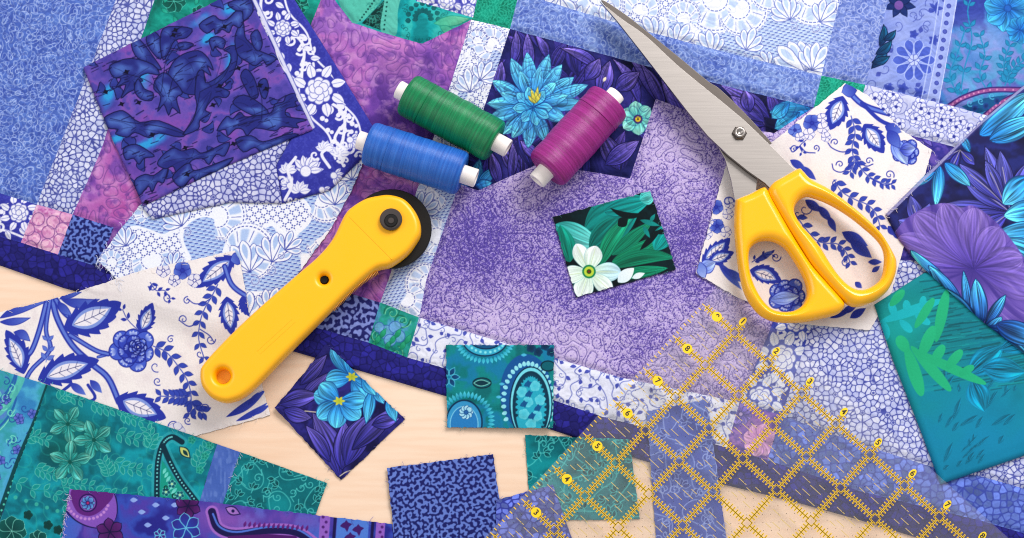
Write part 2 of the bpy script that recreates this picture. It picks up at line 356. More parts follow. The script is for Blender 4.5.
def D_purple(c):
    P_multi(c, ('#5e3a94', '#7e4fae', '#9d62ba', '#c382c6', '#b56ab8', '#8657b2'), 46, 11, 2.6)
    c.glow(125, 205, 26, 22, 0, '#b556a6', .75); c.glow(355, 35, 55, 30, .3, '#c58fd4', .5); c.glow(395, 62, 30, 20, .3, '#d991c8', .55)
    c.glow(345, 70, 30, 40, .2, '#9a5cb6', .4); c.glow(350, 320, 40, 22, 0, '#9d4fa6', .6); c.glow(345, 185, 25, 12, 0, '#5d2f80', .5)
    c.img = mix_i(c.img, '#e0b0dc', sm(.5, .75, fbm(c.X, c.Y, 9, 40)) * .45); c.img = mix_i(c.img, '#5f3a94', sm(.52, .75, fbm(c.X, c.Y, 7, 51)) * .5)
    stitch(c, 20, 61, '#5b3a86', .5, .5)
def D_teal_a(c):
    P_multi(c, ('#0a6a5f', '#0f8d80', '#20a998', '#0b7d70'), 24, 4)
    for (x, y, r) in ((174, 1, 12), (200, 14, 9), (300, 4, 9), (288, 20, 8), (270, -4, 9)):
        flower(c, x, y, r, 7, '#0a4f48', '#0e6b60', .2, '#63cfbf', None)
    P = np.random.RandomState(2)
    for k in range(40):
        x, y, an = P.uniform(150, 325), P.uniform(-30, 60), P.rand() * 6; c.leaf(x, y, x + 8*math.cos(an), y + 8*math.sin(an), 2, '#14967f', '#3fc2ac', edge='#0a5a50', ew=.5)
def D_teal_b(c):
    P_multi(c, ('#0a8c92', '#10a6ac', '#3bbdba', '#0d9498'), 22, 6)
    c.fill(smooth([(336, -10), (352, 22), (372, 12), (384, -10), (362, -20)], True), '#5cbfae')
    c.fill([(362, 23), (384, 0), (386, -20), (400, -20), (382, 30)], '#0a3d3c')
    P_ = np.random.RandomState(4)
    for k in range(26):
        x, y = P_.uniform(364, 384), P_.uniform(2, 28); c.curl(x, y, 3, P_.rand()*6, .9, .7, '#3f9c90')
    c.fill(smooth([(381, 31), (383, 8), (388, -12), (402, -12), (398, 10), (396, 34)], True), '#62c0b2')
    for q in np.linspace(0, 1, 9): c.dot(384 + q*4, 29 - q * 36, .9, '#0b4c4a'); c.dot(360 + q * 16, 20 - q*22, .9, '#0b4c4a')
    for i in range(9):
        an = -3.3 + i * .42
        for r0, r1, w in ((5, 11, 2.2), (12.5, 18, 2.6)): c.leaf(423 + r0*math.cos(an), 18 + r0*math.sin(an), 423 + r1*math.cos(an), 18 + r1*math.sin(an), w, '#0a5f66', '#0c6f74', pw=.6)
    for k in range(40):
        x, y = P_.uniform(402, 450), P_.uniform(5, 42)
        if math.hypot(x - 423, y - 18) > 19: c.curl(x, y, 2.6, P_.rand()*6, 1., .7, '#0a6a6c')
    c.glow(452, 24, 16, 9, .4, '#59c0a8', .7); c.leaf(434, 23, 470, 18, 5, '#4ab89c', '#7ac9a4', edge='#2d9a86'); c.leaf(440, 26, 458, 35, 4, '#4ab89c', '#6cc4a4', edge='#2d9a86')
def D_wf_top(c): P_whiteflower(c, (400, -18), (480, 4), 30, 8, ((16, 4, 9), (50, 6, 9), (74, 10, 8)), '#5a5cb8')
def D_green(c):
    P_flat(c, '#067a63', '#0f9c83', 10, 5, 2.5)
    for lam, sd in ((7, 3), (5, 9)): c.img = mix_i(c.img, '#3fc0a4', np.exp(-(linedist(waves(c.X, c.Y, lam, sd)) / .6)**2) * .6)
def D_lace_block(c):
    sc = [(600, -10, 36, .3, 3.4), (640, 14, 26, -2.9, 3.4), (716, -6, 40, .2, 3.4), (736, 6, 34, -.9, 3.4), (684, 22, 24, -3.1, 3.2), (812, -8, 34, .2, 3.2), (770, -16, 28, .2, 3.2)]
    fn = [(572, 22, -2.0, 26, 5), (606, 26, -1.3, 24, 5), (655, 40, -2.2, 28, 6), (676, 44, -1.0, 24, 5), (712, 54, -1.9, 26, 6), (746, 50, -1.2, 24, 5), (806, 72, -2.4, 38, 7), (812, 70, -1.2, 30, 6), (790, 20, -2.0, 26, 6), (820, 22, -.9, 26, 5), (560, -4, 1.2, 24, 5), (770, 66, -2.6, 20, 5)]
    P_lace(c, 5, sc, .26, '#eef1fb', '#b4caee', '#5a69b8', -.02, 4.8, 60, ((738, 6, 20, .39), (745, 42, 14, .62), (760, 30, 16, .62), (640, 6, 12, .39), (690, 60, 14, .62), (590, 14, 12, .62)), fn); stitch(c, 26, 61, '#8d94bf', .2, .5)
def D_lace_sash(c):
    sc = [(494, 46, 24, 1.9, 3.9), (478, 42, 14, 2.2, 4.4), (456, 122, 26, 1.5, 3.2), (434, 190, 24, .6, 3.4), (440, 236, 26, 1.6, 3.4), (432, 282, 28, 1.4, 3.4), (404, 298, 26, -1, 3.2)]
    fn = [(470, 92, -1.7, 24, 5), (480, 80, -1., 22, 5), (412, 225, -1.7, 26, 5), (420, 212, -1.0, 24, 5), (398, 262, -1.4, 22, 5), (450, 160, -1.8, 24, 5)]
    P_lace(c, 15, sc, -.15, '#eeeff9', '#b0c4ea', '#4f5aa8', .01, 4.6, 60, ((492, 62, 16, .62), (430, 255, 16, .62), (425, 290, 14, .62)), fn)
def D_vine(c): P_vine(c, 4, sc=13)
def D_vine_top(c):
    P_flat(c, '#d3d5ef', '#bcc0e4', 12, 9); R = np.random.RandomState(12)
    c.img = mix_i(c.img, '#5f67b4', np.exp(-(linedist(waves(c.X, c.Y, 15, 9, 18) - .4) / .5)**2) * .6)
    for k in range(74):
        q = R.rand(); x, y = 858 + 200 * q, 92 + 54 * q + R.uniform(-8, 22)
        for i in range(5): an = i * 1.257 + k; c.dot(x + 3.4*math.cos(an), y + 3.4*math.sin(an), 2.9, '#dfe0f4', 1, '#6a72ba', .6)
        c.dot(x, y, 1.7, '#3f48a2')
def D_tealcorner(c):
    P_multi(c, ('#2f8f9a', '#5aa3cc', '#2fa596', '#1b8f84'), 15, 3)
    for (x, y, r, a) in ((384, 313, 9, 3), (410, 320, 9, 0), (374, 340, 8, 2), (398, 346, 8, 5)): c.curl(x, y, r, a, 1.4, 1.6, '#1a7a66'); c.curl(x + 1, y + 1, r*.8, a, 1.3, .8, '#7fd0a8')
    for (x, y, r) in ((386, 332, 7), (395, 327, 6), (399, 336, 6), (390, 340, 6), (379, 327, 5)): c.dot(x, y, r, '#7fb2e2', .75, '#3a6aae')
    for k in range(8): c.leaf(370 + 5*k, 350 - (k % 3)*6, 376 + 5*k, 340 - (k % 3)*6, 2.5, '#128a66', '#3fb98c', edge='#0c6a58', ew=.5)
def D_purpleflower(c):
    P_multi(c, ('#4a3a9c', '#7f57b4', '#a678c4', '#5a48a8'), 14, 5)
    flower(c, 760, 440, 17, 8, '#b06cb8', '#e7b9dc', .3, '#7a4a9c', '#f3d0e0', .22, streak=.3); flower(c, 741, 414, 11, 7, '#5a4aae', '#9a86d2', .3, '#3a2f8c', '#c8b2e0', .2, streak=.3)
    c.glow(758, 443, 9, 7, 0, '#f3cfe3', .6)
def D_binding(c): P_crackle(c, 6, 7.0, '#2e2b8a', '#1b185c', .7, .3, .75)
def D_bluecrackle(c): P_crackle(c, 8, 7, '#6d83d0', '#4553ae', .9, .35, .85)
def D_wf_sash(c): P_whiteflower(c, (825, 255), (752, 422), 34, 5, ((22, 4, 10), (72, 0, 11), (112, -2, 14), (158, 2, 13), (172, 8, 10)), '#4d5fc0', '#e8eaf8', '#aab6e6')
def D_darkpurple(c):
    P_multi(c, ('#2f2a7c', '#5a4aa6', '#3f3a98', '#7560b8'), 16, 8); R = np.random.RandomState(5)
    for k in range(26):
        x, y, an = R.uniform(870, 1030), R.uniform(120, 200), R.rand()*6; c.leaf(x, y, x + 18*math.cos(an), y + 18*math.sin(an), 4, '#463c9c', '#8070c4', edge='#2a2370', streak=.3, seed=k)
def D_lavender(c):
    P_flat(c, '#7f90d6', '#a3b1e6', 22, 3); R = np.random.RandomState(8)
    for k in range(60):
        x, y, an = R.uniform(866, 965), R.uniform(-35, 118), R.rand()*6
        c.curl(x, y, 6, an, .9, .8, '#5a68b8', R.choice([-1, 1]))
        if k % 3 == 0: c.leaf(x, y, x + 6*math.cos(an), y + 6*math.sin(an), 2.4, '#4a57b0', '#5a68c0')
    c.dot(914, 60, 23, '#93a4e4', .8)
    for i in range(10):
        an = i * .6283; c.leaf(914 + 4*math.cos(an), 60 + 4*math.sin(an), 914 + 21*math.cos(an), 60 + 21*math.sin(an), 4.6, '#4a5fc0', '#5b71cf', edge='#b7c4f2', pw=.6, pk=.7)
    flower(c, 914, 60, 6, 6, '#c3cdf4', '#c3cdf4', 0, '#4a57b0', None)
    for i in range(7):
        an = i * .9 + .2; c.leaf(900, 4, 900 + 16*math.cos(an), 4 + 14*math.sin(an), 3.6, '#1a2f6a', '#203c80', edge='#0f2358')
    c.dot(899, 5, 4.5, '#7d5aa8')
    for (x, y, x1, y1, w) in ((872, 68, 886, 44, 5), (876, 54, 892, 40, 4.5), (880, 46, 884, 24, 4), (884, 40, 896, 30, 3.5), (872, 62, 890, 56, 4)): c.leaf(x, y, x1, y1, w, '#0f2f5e', '#1a6a8c', bend=.2, edge='#0a2048', streak=.4)
    for (x, y, r) in ((889, 88, 6), (903, 88, 6), (920, 92, 7), (936, 8, 8), (934, 40, 6), (914, 34, 5)):
        for k in range(5): c.leaf(x, y, x + r*math.cos(k*1.26), y + r*math.sin(k*1.26), 1.9, '#3a4cae', '#5464c0')
    p = [(963, -40), (957, 0), (950, 45), (938, 108)]
    for off, w, cc in ((-12, 1.2, '#b5c2f0'), (0, 12, '#a5b3e8'), (-6, .8, '#c9d2f4'), (6, .9, '#cbd4f6')): c.stroke([(x - 6 + off, y) for x, y in p], w, cc)
    for q in np.linspace(-20, 100, 15): c.dot(951 - q * .16 - 1, q, 2., '#5a66bc', 1, '#3f4aa4')
def D_batik(c):
    P_multi(c, ('#3a4aa4', '#4a84c8', '#7a86cc', '#3898c4', '#545ab0'), 40, 14, 2.6)
    c.glow(985, 40, 28, 18, .3, '#9db2e6', .7); c.glow(975, 85, 22, 10, .2, '#8fb0e6', .6); c.glow(1005, 72, 20, 14, 0, '#a9a6e0', .5)
    flower(c, 1008, 8, 24, 8, '#1f62b4', '#4fb4dc', .2, '#1a4f98', '#2a6ac0', .15, streak=.35); flower(c, 1020, 30, 14, 7, '#1f62b4', '#3fa4d4', .5, '#1a4f98', None, streak=.3)
    for pts in ([(960, 100), (964, 70), (972, 40), (968, 10), (975, -10)], [(990, 95), (980, 75), (985, 55), (980, 35)], [(1010, 85), (1004, 65), (1010, 45)], [(958, 95), (950, 75), (957, 55), (965, 30)], [(1005, 85), (1012, 70), (1024, 60)]):
        fern(c, pts, 9, '#2a92c0', 6, .3, 1.3, '#14628c')
    for pts in ([(946, 108), (965, 97), (990, 90), (1030, 90)], [(985, 116), (1000, 103), (1030, 90)]):
        c.stroke(pts, 6, '#45307c'); c.stroke(pts, 3.2, '#a05c9c')
        q = smooth(pts, n=10)
        for i in range(0, len(q), 2): c.dot(q[i][0], q[i][1], .9, '#d49ac4')
    c.fill([(962, 106), (985, 98), (1008, 95), (988, 110), (975, 114)], '#1d5f92')
    for (x, y) in ((972, 106), (983, 104), (994, 99)): c.curl(x, y, 3.5, 1, 1.1, 1, '#59b6d8'); flower(c, x + 3, y + 2, 3.5, 5, '#1a2f6a', '#2f5fa8', 0, None, None)
def D_lily(c):
    P_multi(c, ('#12143e', '#1c205c', '#2a2a74', '#3c388c'), 30, 6, 2.4); R = np.random.RandomState(3)
    for k in range(95):
        x, y, an = R.uniform(455, 815), R.uniform(20, 195), -1.9 + R.normal(0, .7); l = R.uniform(22, 44); c.leaf(x, y, x + l*math.cos(an), y + l*math.sin(an), l*.19, '#27266c', ('#54489e', '#4b3f9a', '#6a56ae', '#3c3a94')[k % 4], bend=R.uniform(-.15, .15), edge='#15144a', ew=.6, streak=.6, seed=k)
    for i, (x0, y0, x1, y1, w_) in enumerate(((470, 186, 462, 160, 6), (474, 186, 480, 158, 6), (478, 187, 496, 166, 5.5), (468, 186, 452, 176, 5), (476, 186, 492, 182, 5))): c.leaf(x0, y0, x1, y1, w_, '#1d5fae', '#5fc0e4', edge='#1a4f98', streak=.5, seed=i + 7)
    for (x0, y0, x1, y1, w, b) in ((512, 65, 516, 28, 5, .1), (530, 75, 527, 30, 6, 0), (548, 60, 535, 33, 5, .15), (496, 92, 502, 60, 7, 0), (640, 105, 612, 58, 6, .2), (655, 100, 628, 55, 6, .15), (665, 110, 640, 62, 6, .1), (600, 70, 560, 48, 6, .2), (690, 125, 660, 75, 8, 0), (600, 95, 610, 60, 9, 0), (585, 80, 600, 58, 8, .1), (615, 90, 640, 72, 9, 0), (770, 118, 720, 84, 9, .1), (765, 126, 715, 108, 8, 0), (765, 122, 730, 95, 8, .05), (750, 112, 745, 88, 7, 0), (620, 170, 600, 130, 10, 0), (605, 165, 640, 140, 9, 0), (520, 175, 500, 145, 7, 0), (540, 160, 520, 140, 6, 0), (500, 185, 490, 150, 6, 0), (510, 180, 512, 140, 5, .1)):
        c.leaf(x0, y0, x1, y1, w, '#332e84', '#8270be', bend=b, edge='#12103e', streak=.6, seed=int(x0) % 50)
    for (x0, y0, x1, y1, w) in ((770, 112, 812, 108, 10), (775, 128, 800, 112, 8), (772, 118, 790, 102, 7)): c.leaf(x0, y0, x1, y1, w, '#57c0dc', '#1f6fb4', edge='#164a88', streak=.35)
    cx, cy = 533, 105
    tips = ((487, 103), (489, 118), (492, 80), (503, 134), (511, 58), (527, 52), (549, 54), (562, 64), (574, 77), (588, 85), (584, 103), (566, 120), (528, 148), (546, 142), (512, 138), (500, 92), (520, 70), (540, 66), (556, 82), (568, 95))
    for i, (x, y) in enumerate(tips):
        c.leaf(cx + (x - cx)*.05, cy + (y - cy)*.05, x, y, 7.2 if i < 15 else 6, '#1d5fae', '#74d0ee', edge='#1a4f98', ew=.55, streak=.55, pk=.58, pw=.85, seed=i)
    for i, (x, y) in enumerate(((516, 92), (528, 86), (545, 90), (553, 108), (512, 108), (522, 122), (537, 126), (549, 118))): c.leaf(cx, cy + 2, x, y, 5.5, '#2f8fcc', '#74d2f0', edge='#1a549c', streak=.35, pk=.6, seed=i + 30)
    for (x, y) in ((531, 88), (538, 86), (528, 95), (541, 92), (536, 98), (532, 92)): c.leaf(535, 103, x, y, 2, '#c9c04a', '#f2e46a', edge='#5a6a3a', ew=.5)
    flower(c, 637, 118, 17, 6, '#4fb8b8', '#a5e6d6', .4, '#2a7f9a', None, streak=.3, wd=.4); c.dot(638, 119, 4.6, '#4a3a80'); c.dot(638, 119, 2.8, '#e6c83a'); c.dot(638, 119, 1, '#4a3a20')
    c.leaf(606, 77, 603, 82, 1.5, '#f4ead0'); stitch(c, 26, 61, '#1f2468', .35)
def delft_leaf(c, x, y, x1, y1, w, b=0, white=True, ser=.28, bl='#3341ae', mid='#8aa0e0'):
    c.leaf(x, y, x1, y1, w, bl, bl, bend=b, ser=ser, sn=6, pw=.8)
    if white:
        L = math.hypot(x1 - x, y1 - y)
        c.leaf(x + (x1-x)*.14, y + (y1-y)*.14, x + (x1-x)*.82, y + (y1-y)*.82, w*.62, mid, mid, bend=b*.8, pw=.9)
        c.leaf(x + (x1-x)*.17, y + (y1-y)*.17, x + (x1-x)*.78, y + (y1-y)*.78, w*.42, '#efeaf2', '#efeaf2', bend=b*.8, vein='#2a3070', vw=.5)
        cs, sn = (x1-x)/L, (y1-y)/L
        for q in (.35, .48, .61):
            px, py = x + (x1-x)*q, y + (y1-y)*q
            for sd in (1, -1): c.stroke([(px, py), (px + w*.36*(cs*.8 - sd*sn), py + w*.36*(sn*.8 + sd*cs))], .6, '#2a3070', .8)
def delft_ground(c, seed):
    P_flat(c, '#f6efed', '#efe7e8', 26, seed, 1.2); c.img = mix_i(c.img, '#d9cbd2', sm(.5, .9, fbm(c.X, c.Y, 12, seed + 3)) * .35)
BL, B2, B3 = '#3341ae', '#6b84d8', '#aabcf0'
def D_delft_left(c):
    delft_ground(c, 4)
    for pts, w in (([(52, 299), (58, 320), (72, 345), (92, 364), (108, 378), (119, 402)], 6.5), ([(47, 300), (40, 328), (32, 350), (24, 358)], 5.5), ([(56, 300), (64, 312), (76, 322)], 6), ([(50, 300), (46, 330), (50, 350), (30, 372), (18, 400)], 4.5), ([(98, 357), (118, 353), (124, 362)], 3), ([(70, 335), (95, 350), (108, 354)], 5)):
        c.stroke(pts, w, BL); c.stroke(pts, w * .45, B2)
    for a in ((0, 318, 46, 302, 4.5, -.1), (0, 322, 30, 318, 3.5, .1), (62, 300, 100, 300, 4.6, .2), (60, 299, 82, 293, 3.2, -.1), (58, 302, 72, 316, 4, .1), (14, 332, 30, 341, 4.5, -.2)):
        c.leaf(*a[:4], a[4], BL, B2, bend=a[5], edge=BL)
    delft_leaf(c, 64, 329, 122, 303, 16, .05); delft_leaf(c, 38, 380, 99, 360, 14, -.05); delft_leaf(c, 24, 374, 6, 330, 11, .1); delft_leaf(c, 116, 398, 166, 418, 14.5, .03)
    delft_leaf(c, 140, 333, 154, 304, 8.5); delft_leaf(c, 236, 258, 197, 289, 11); delft_leaf(c, 228, 298, 233, 336, 9.5); delft_leaf(c, 243, 298, 252, 318, 7, 0, False)
    for pts in ([(46, 362), (48, 352), (48, 340)],): fern(c, pts, 8, B2, 3, .35, .8, BL)
    fern(c, [(140, 332), (128, 320), (123, 310)], 7, BL, 3, .35)
    peony(c, 132, 349, 22, ('#2a38a8', '#5368cc', '#202a8c'), '#2a349c', .3); peony(c, 138, 347, 9, ('#2d3aa6', '#5a70cc', '#e9e6f4'), '#20287e', .1)
    for pts, n in (([(153, 346), (166, 352), (178, 366), (187, 380), (191, 396), (190, 414)], 9), ([(190, 396), (178, 397), (160, 396)], 6), ([(190, 400), (196, 409), (203, 412)], 4)): fern(c, pts, 10.5, '#4054bc', n, .26, 1, '#26308e')
    for (x, y, r, a, t, sg) in ((160, 385, 4.5, 1, 1.2, 1), (209, 408, 4.5, 0, 1.3, -1), (173, 336, 4, -1, 1.2, -1), (158, 372, 6, 1.2, .8, 1), (180, 321, 4.5, 3, 1.2, 1), (216, 340, 5, 0, 1.2, 1), (189, 298, 4, -1.5, 1.2, -1), (150, 288, 5, 3, 1.2, -1), (172, 303, 5, 1, 1.2, 1), (202, 357, 4, 1, .8, 1), (168, 427, 6, 3, 1.2, 1), (190, 424, 4, 1, 1.2, 1)): c.curl(x, y, r, a, t, 1., BL, sg)
    fern(c, [(219, 286), (213, 298), (206, 310), (201, 324), (199, 340), (204, 358)], 9.5, '#4054bc', 8, .26, 1, '#26308e'); c.stroke([(180, 321), (190, 327), (201, 322)], 1, BL); c.stroke([(201, 330), (210, 336), (214, 342)], 1, BL); c.stroke([(189, 300), (196, 305), (205, 304), (212, 300)], 1, BL)
    fern(c, [(152, 284), (158, 292), (166, 292), (172, 300)], 6, BL, 4, .3)
    for (x, y, r, bl) in ((184, 272, 9, 1), (165, 272, 7, 0), (196, 282, 7, 0), (176, 282, 6, 0)): flower(c, x, y, r, 5, BL if bl else '#ece6ee', B2 if bl else '#e2e0f0', .3, '#2a349c', '#f2eef4' if not bl else BL, .22, .6, .5)
    c.stroke([(226, 268), (233, 286), (247, 297), (262, 303)], 5.5, BL); c.stroke([(226, 268), (233, 286), (247, 297), (262, 303)], 2.5, B2); c.leaf(232, 262, 245, 258, 6, B2, BL, edge=BL)
    for a in ((226, 417, 267, 388, 4, .1), (248, 405, 263, 390, 3, 0), (236, 421, 268, 402, 3, .1), (250, 415, 270, 405, 3, 0)): c.leaf(*a[:4], a[4], BL, '#4a5cc4', bend=a[5])
    flower(c, 176, 431, 9, 5, '#ece6ee', '#e2e0f0', 0, '#4a55b0', None, pw=.6, wd=.5)
    for pts in ([(70, 385), (60, 395), (75, 402)], [(88, 385), (95, 398), (82, 404)]): c.stroke(pts, 3, BL)
    for a in ((70, 383, 86, 395, 4), (90, 380, 102, 393, 4), (50, 388, 66, 398, 4)): c.leaf(*a, BL, B2)
def D_delft_right(c):
    delft_ground(c, 9)
    c.stroke([(846, 88), (862, 104), (884, 112), (902, 116)], 6, BL); c.stroke([(846, 88), (862, 104), (884, 112), (902, 116)], 2.6, B2); c.stroke([(862, 103), (880, 120), (900, 128)], 4, BL)
    c.leaf(842, 92, 858, 88, 7, B2, BL, edge=BL); delft_leaf(c, 843, 96, 830, 130, 11); delft_leaf(c, 864, 124, 884, 153, 10.5); c.leaf(885, 126, 902, 132, 6, BL, B2); 
    peony(c, 906, 152, 13, ('#2a38a8', '#566ccd', '#e9e6f4'), '#2a349c'); c.leaf(893, 138, 908, 165, 8, B2, B3, edge=BL, streak=.3); c.leaf(888, 130, 900, 148, 6, BL, B2, edge=BL); c.leaf(900, 150, 916, 148, 7, BL, B3, edge=BL, streak=.3)
    flower(c, 812, 123, 9, 5, BL, B2, .3, '#2a349c', BL, .2, .6, .5); flower(c, 795, 130, 7, 5, B2, B2, .3, '#2a349c', BL, .2, .6, .5)
    for (x, y, r) in ((823, 128, 6), (809, 134, 6), (822, 118, 5), (800, 137, 5), (826, 137, 5)): flower(c, x, y, r, 5, '#efe9f0', '#e6e4f2', .1, '#3f4aac', None, pw=.6, wd=.55)
    fern(c, [(851, 116), (855, 132), (852, 148), (854, 162), (850, 172)], 9.5, '#4054bc', 9, .26, 1, '#26308e'); fern(c, [(855, 160), (866, 174), (880, 182), (892, 184)], 8, '#4054bc', 7, .26, 1, '#26308e')
    for pts, cu in (([(853, 150), (842, 152), (832, 148), (828, 143)], (831, 143, 4, 3, 1.1, 1)), ([(852, 165), (842, 172), (834, 170), (832, 164)], (836, 165, 4, 3, 1.1, 1)), ([(856, 160), (866, 166), (873, 164)], (873, 161, 4, 0, 1.1, -1)), ([(870, 178), (885, 185), (895, 182)], (894, 177, 5, .5, 1.2, -1)), ([(800, 146), (806, 152), (815, 153)], (818, 151, 3.5, 1, 1.2, -1)), ([(800, 146), (793, 152), (790, 148)], (791, 149, 3.5, 3, 1.2, 1))):
        c.stroke(pts, 1.1, BL); c.curl(*cu[:5], 1.1, BL, cu[5])
    fern(c, [(806, 140), (800, 146), (802, 152)], 5, BL, 3)
    for a in ((800, 166, 816, 180, 4), (790, 160, 806, 170, 4)): c.leaf(*a, BL, '#4a5cc4')
    fern(c, [(834, 180), (842, 192), (856, 200), (868, 205), (876, 214), (880, 226)], 10, '#4054bc', 8, .26, 1, '#26308e'); c.curl(836, 180, 4, -1.5, 1.1, 1, BL, -1)
    fern(c, [(795, 214), (805, 228), (816, 240), (826, 243), (838, 244), (846, 252), (850, 262)], 9.5, '#4054bc', 10, .26, 1, '#26308e'); c.curl(850, 264, 5, .5, 1.1, 1, BL, 1); c.curl(804, 214, 6, 0, .8, 1, BL, 1); c.curl(812, 209, 7, 0, .8, 1, BL, 1)
    for a in ((805, 200, 822, 212, 4.5), (818, 206, 832, 222, 4), (828, 216, 836, 232, 3.5), (842, 232, 868, 246, 6), (850, 240, 872, 258, 6), (868, 262, 882, 262, 3), (855, 282, 862, 288, 3), (872, 272, 880, 266, 2.5)): c.leaf(*a, BL, '#4a5cc4')
    for (x, y) in ((716, 207), (717, 226)): flower(c, x, y, 7.5, 5, BL, B2, .3, '#2a349c', BL, .2, .6, .5)
    for (x, y) in ((728, 214), (726, 232), (708, 222), (707, 234), (730, 203)): flower(c, x, y, 5.5, 5, '#efe9f0', '#e6e4f2', .1, '#3f4aac', None, pw=.6, wd=.55)
    c.curl(734, 202, 6, 0, 1.1, 1., BL, -1); delft_leaf(c, 702, 262, 730, 238, 9, .1); delft_leaf(c, 708, 262, 734, 252, 7, 0); c.leaf(700, 270, 716, 262, 7, B2, B3, edge=BL, streak=.3); c.leaf(718, 262, 742, 290, 4, BL, B2); c.leaf(722, 268, 750, 284, 4, BL, B2); c.leaf(700, 262, 704, 280, 5, B2, B3, edge=BL)
    delft_leaf(c, 750, 270, 782, 282, 9, -.1, True, .2); peony(c, 787, 296, 18, ('#2a38a8', '#566ccd', '#e9e6f4'), '#2a349c'); c.leaf(770, 300, 800, 296, 7, B2, B3, edge=BL, streak=.3)
    c.leaf(755, 262, 775, 250, 3, BL, B2); c.curl(781, 257, 5, 0, 1.3, 1, BL, 1); fern(c, [(752, 262), (762, 256), (772, 254)], 5, BL, 3)
    for a in ((842, 313, 858, 304, 3.5), (850, 318, 866, 308, 4), (830, 318, 852, 309, 3), (892, 232, 904, 238, 4), (888, 226, 896, 236, 4), (886, 250, 894, 258, 3)): c.leaf(*a, BL, '#3a48b0')
def D_lace_left(c):
    sc = [(150, 214, 20, 2.2, 4), (150, 256, 34, -.3, 3.2), (214, 218, 34, -1.9, 3.4), (240, 262, 42, -2.2, 2.9), (322, 236, 30, -.8, 3.4), (318, 196, 34, -1.0, 3.0), (112, 264, 16, 2.8, 4), (330, 188, 24, 2.6, 3.6)]
    fn = [(126, 246, -1.9, 22, 5), (182, 226, -2.2, 26, 5), (250, 272, -2.0, 34, 6), (272, 262, -1.4, 30, 5), (285, 250, -.9, 22, 4), (246, 320, -2.0, 34, 6), (268, 312, -1.2, 26, 5), (335, 205, -1.6, 26, 5), (352, 180, -1.9, 24, 5), (172, 268, -1.2, 18, 5)]
    P_lace(c, 2, sc, .2, '#f0f2fb', '#a3beec', '#3f4dac', .01, 5.6, 60, ((143, 250, 22, .39), (205, 236, 26, .62), (290, 212, 22, .39), (255, 208, 18, .39), (215, 275, 20, .62), (240, 338, 18, .62), (330, 165, 16, .62)), fn)
def D_border_fold(c):
    P_whiteflower(c, (262, -6), (352, 150), 40, 4, ((40, -1, 8.5), (112, -1, 14)), '#4246b0', '#ebeaf6', '#8f95d4')
    c.stroke([(246, -18), (313, 127)], 3.4, '#d9d9f0', sm_=False); c.stroke([(248.5, -18), (315, 127)], .8, '#6a70c0', sm_=False)
    P2 = ((310, 172, 9), (288, 172, 6), (340, 155, 7), (300, 192, 7), (325, 150, 6))
    for (x, y, r) in P2:
        for i in range(6): an = -2.9 + i * .55; c.leaf(x, y, x + r*1.6*math.cos(an), y + r*1.6*math.sin(an), 3.2, '#ebeaf6', '#ebeaf6', vein='#a9addf', edge='#7f85cc', ew=.5)
    for (x, y, r, a) in ((306, 172, 13, -1.2), (334, 176, 8, .3), (290, 186, 8, -2.4), (350, 140, 8, .4), (322, 190, 7, .8)):
        for i in range(5): an = a - 1.1 + i * .55; c.leaf(x + r*.3*math.cos(an), y + r*.3*math.sin(an), x + r*1.25*math.cos(an), y + r*1.25*math.sin(an), r*.27, '#ebeaf6', '#ebeaf6', vein='#8f95d4', edge='#4246b0', ew=.6, pw=.8)
        c.dot(x, y, r*.42, '#ebeaf6', 1, '#7a80c8', .7)
    for (x, y, r, a) in ((318, 160, 5, 1), (344, 166, 5, 2), (296, 200, 5, 0), (356, 156, 4.5, 3), (328, 200, 4, 1), (280, 178, 4.5, 4), (338, 150, 4.5, 5)): c.curl(x, y, r, a, .9, 2.3, '#ebeaf6'); c.dot(x, y, 1.8, '#ebeaf6')
    for pts in ([(285, 200), (292, 185), (288, 170), (296, 158)], [(330, 168), (322, 155), (330, 148)], [(345, 150), (335, 140), (340, 128)]): c.stroke(pts, 3, '#ebeaf6')
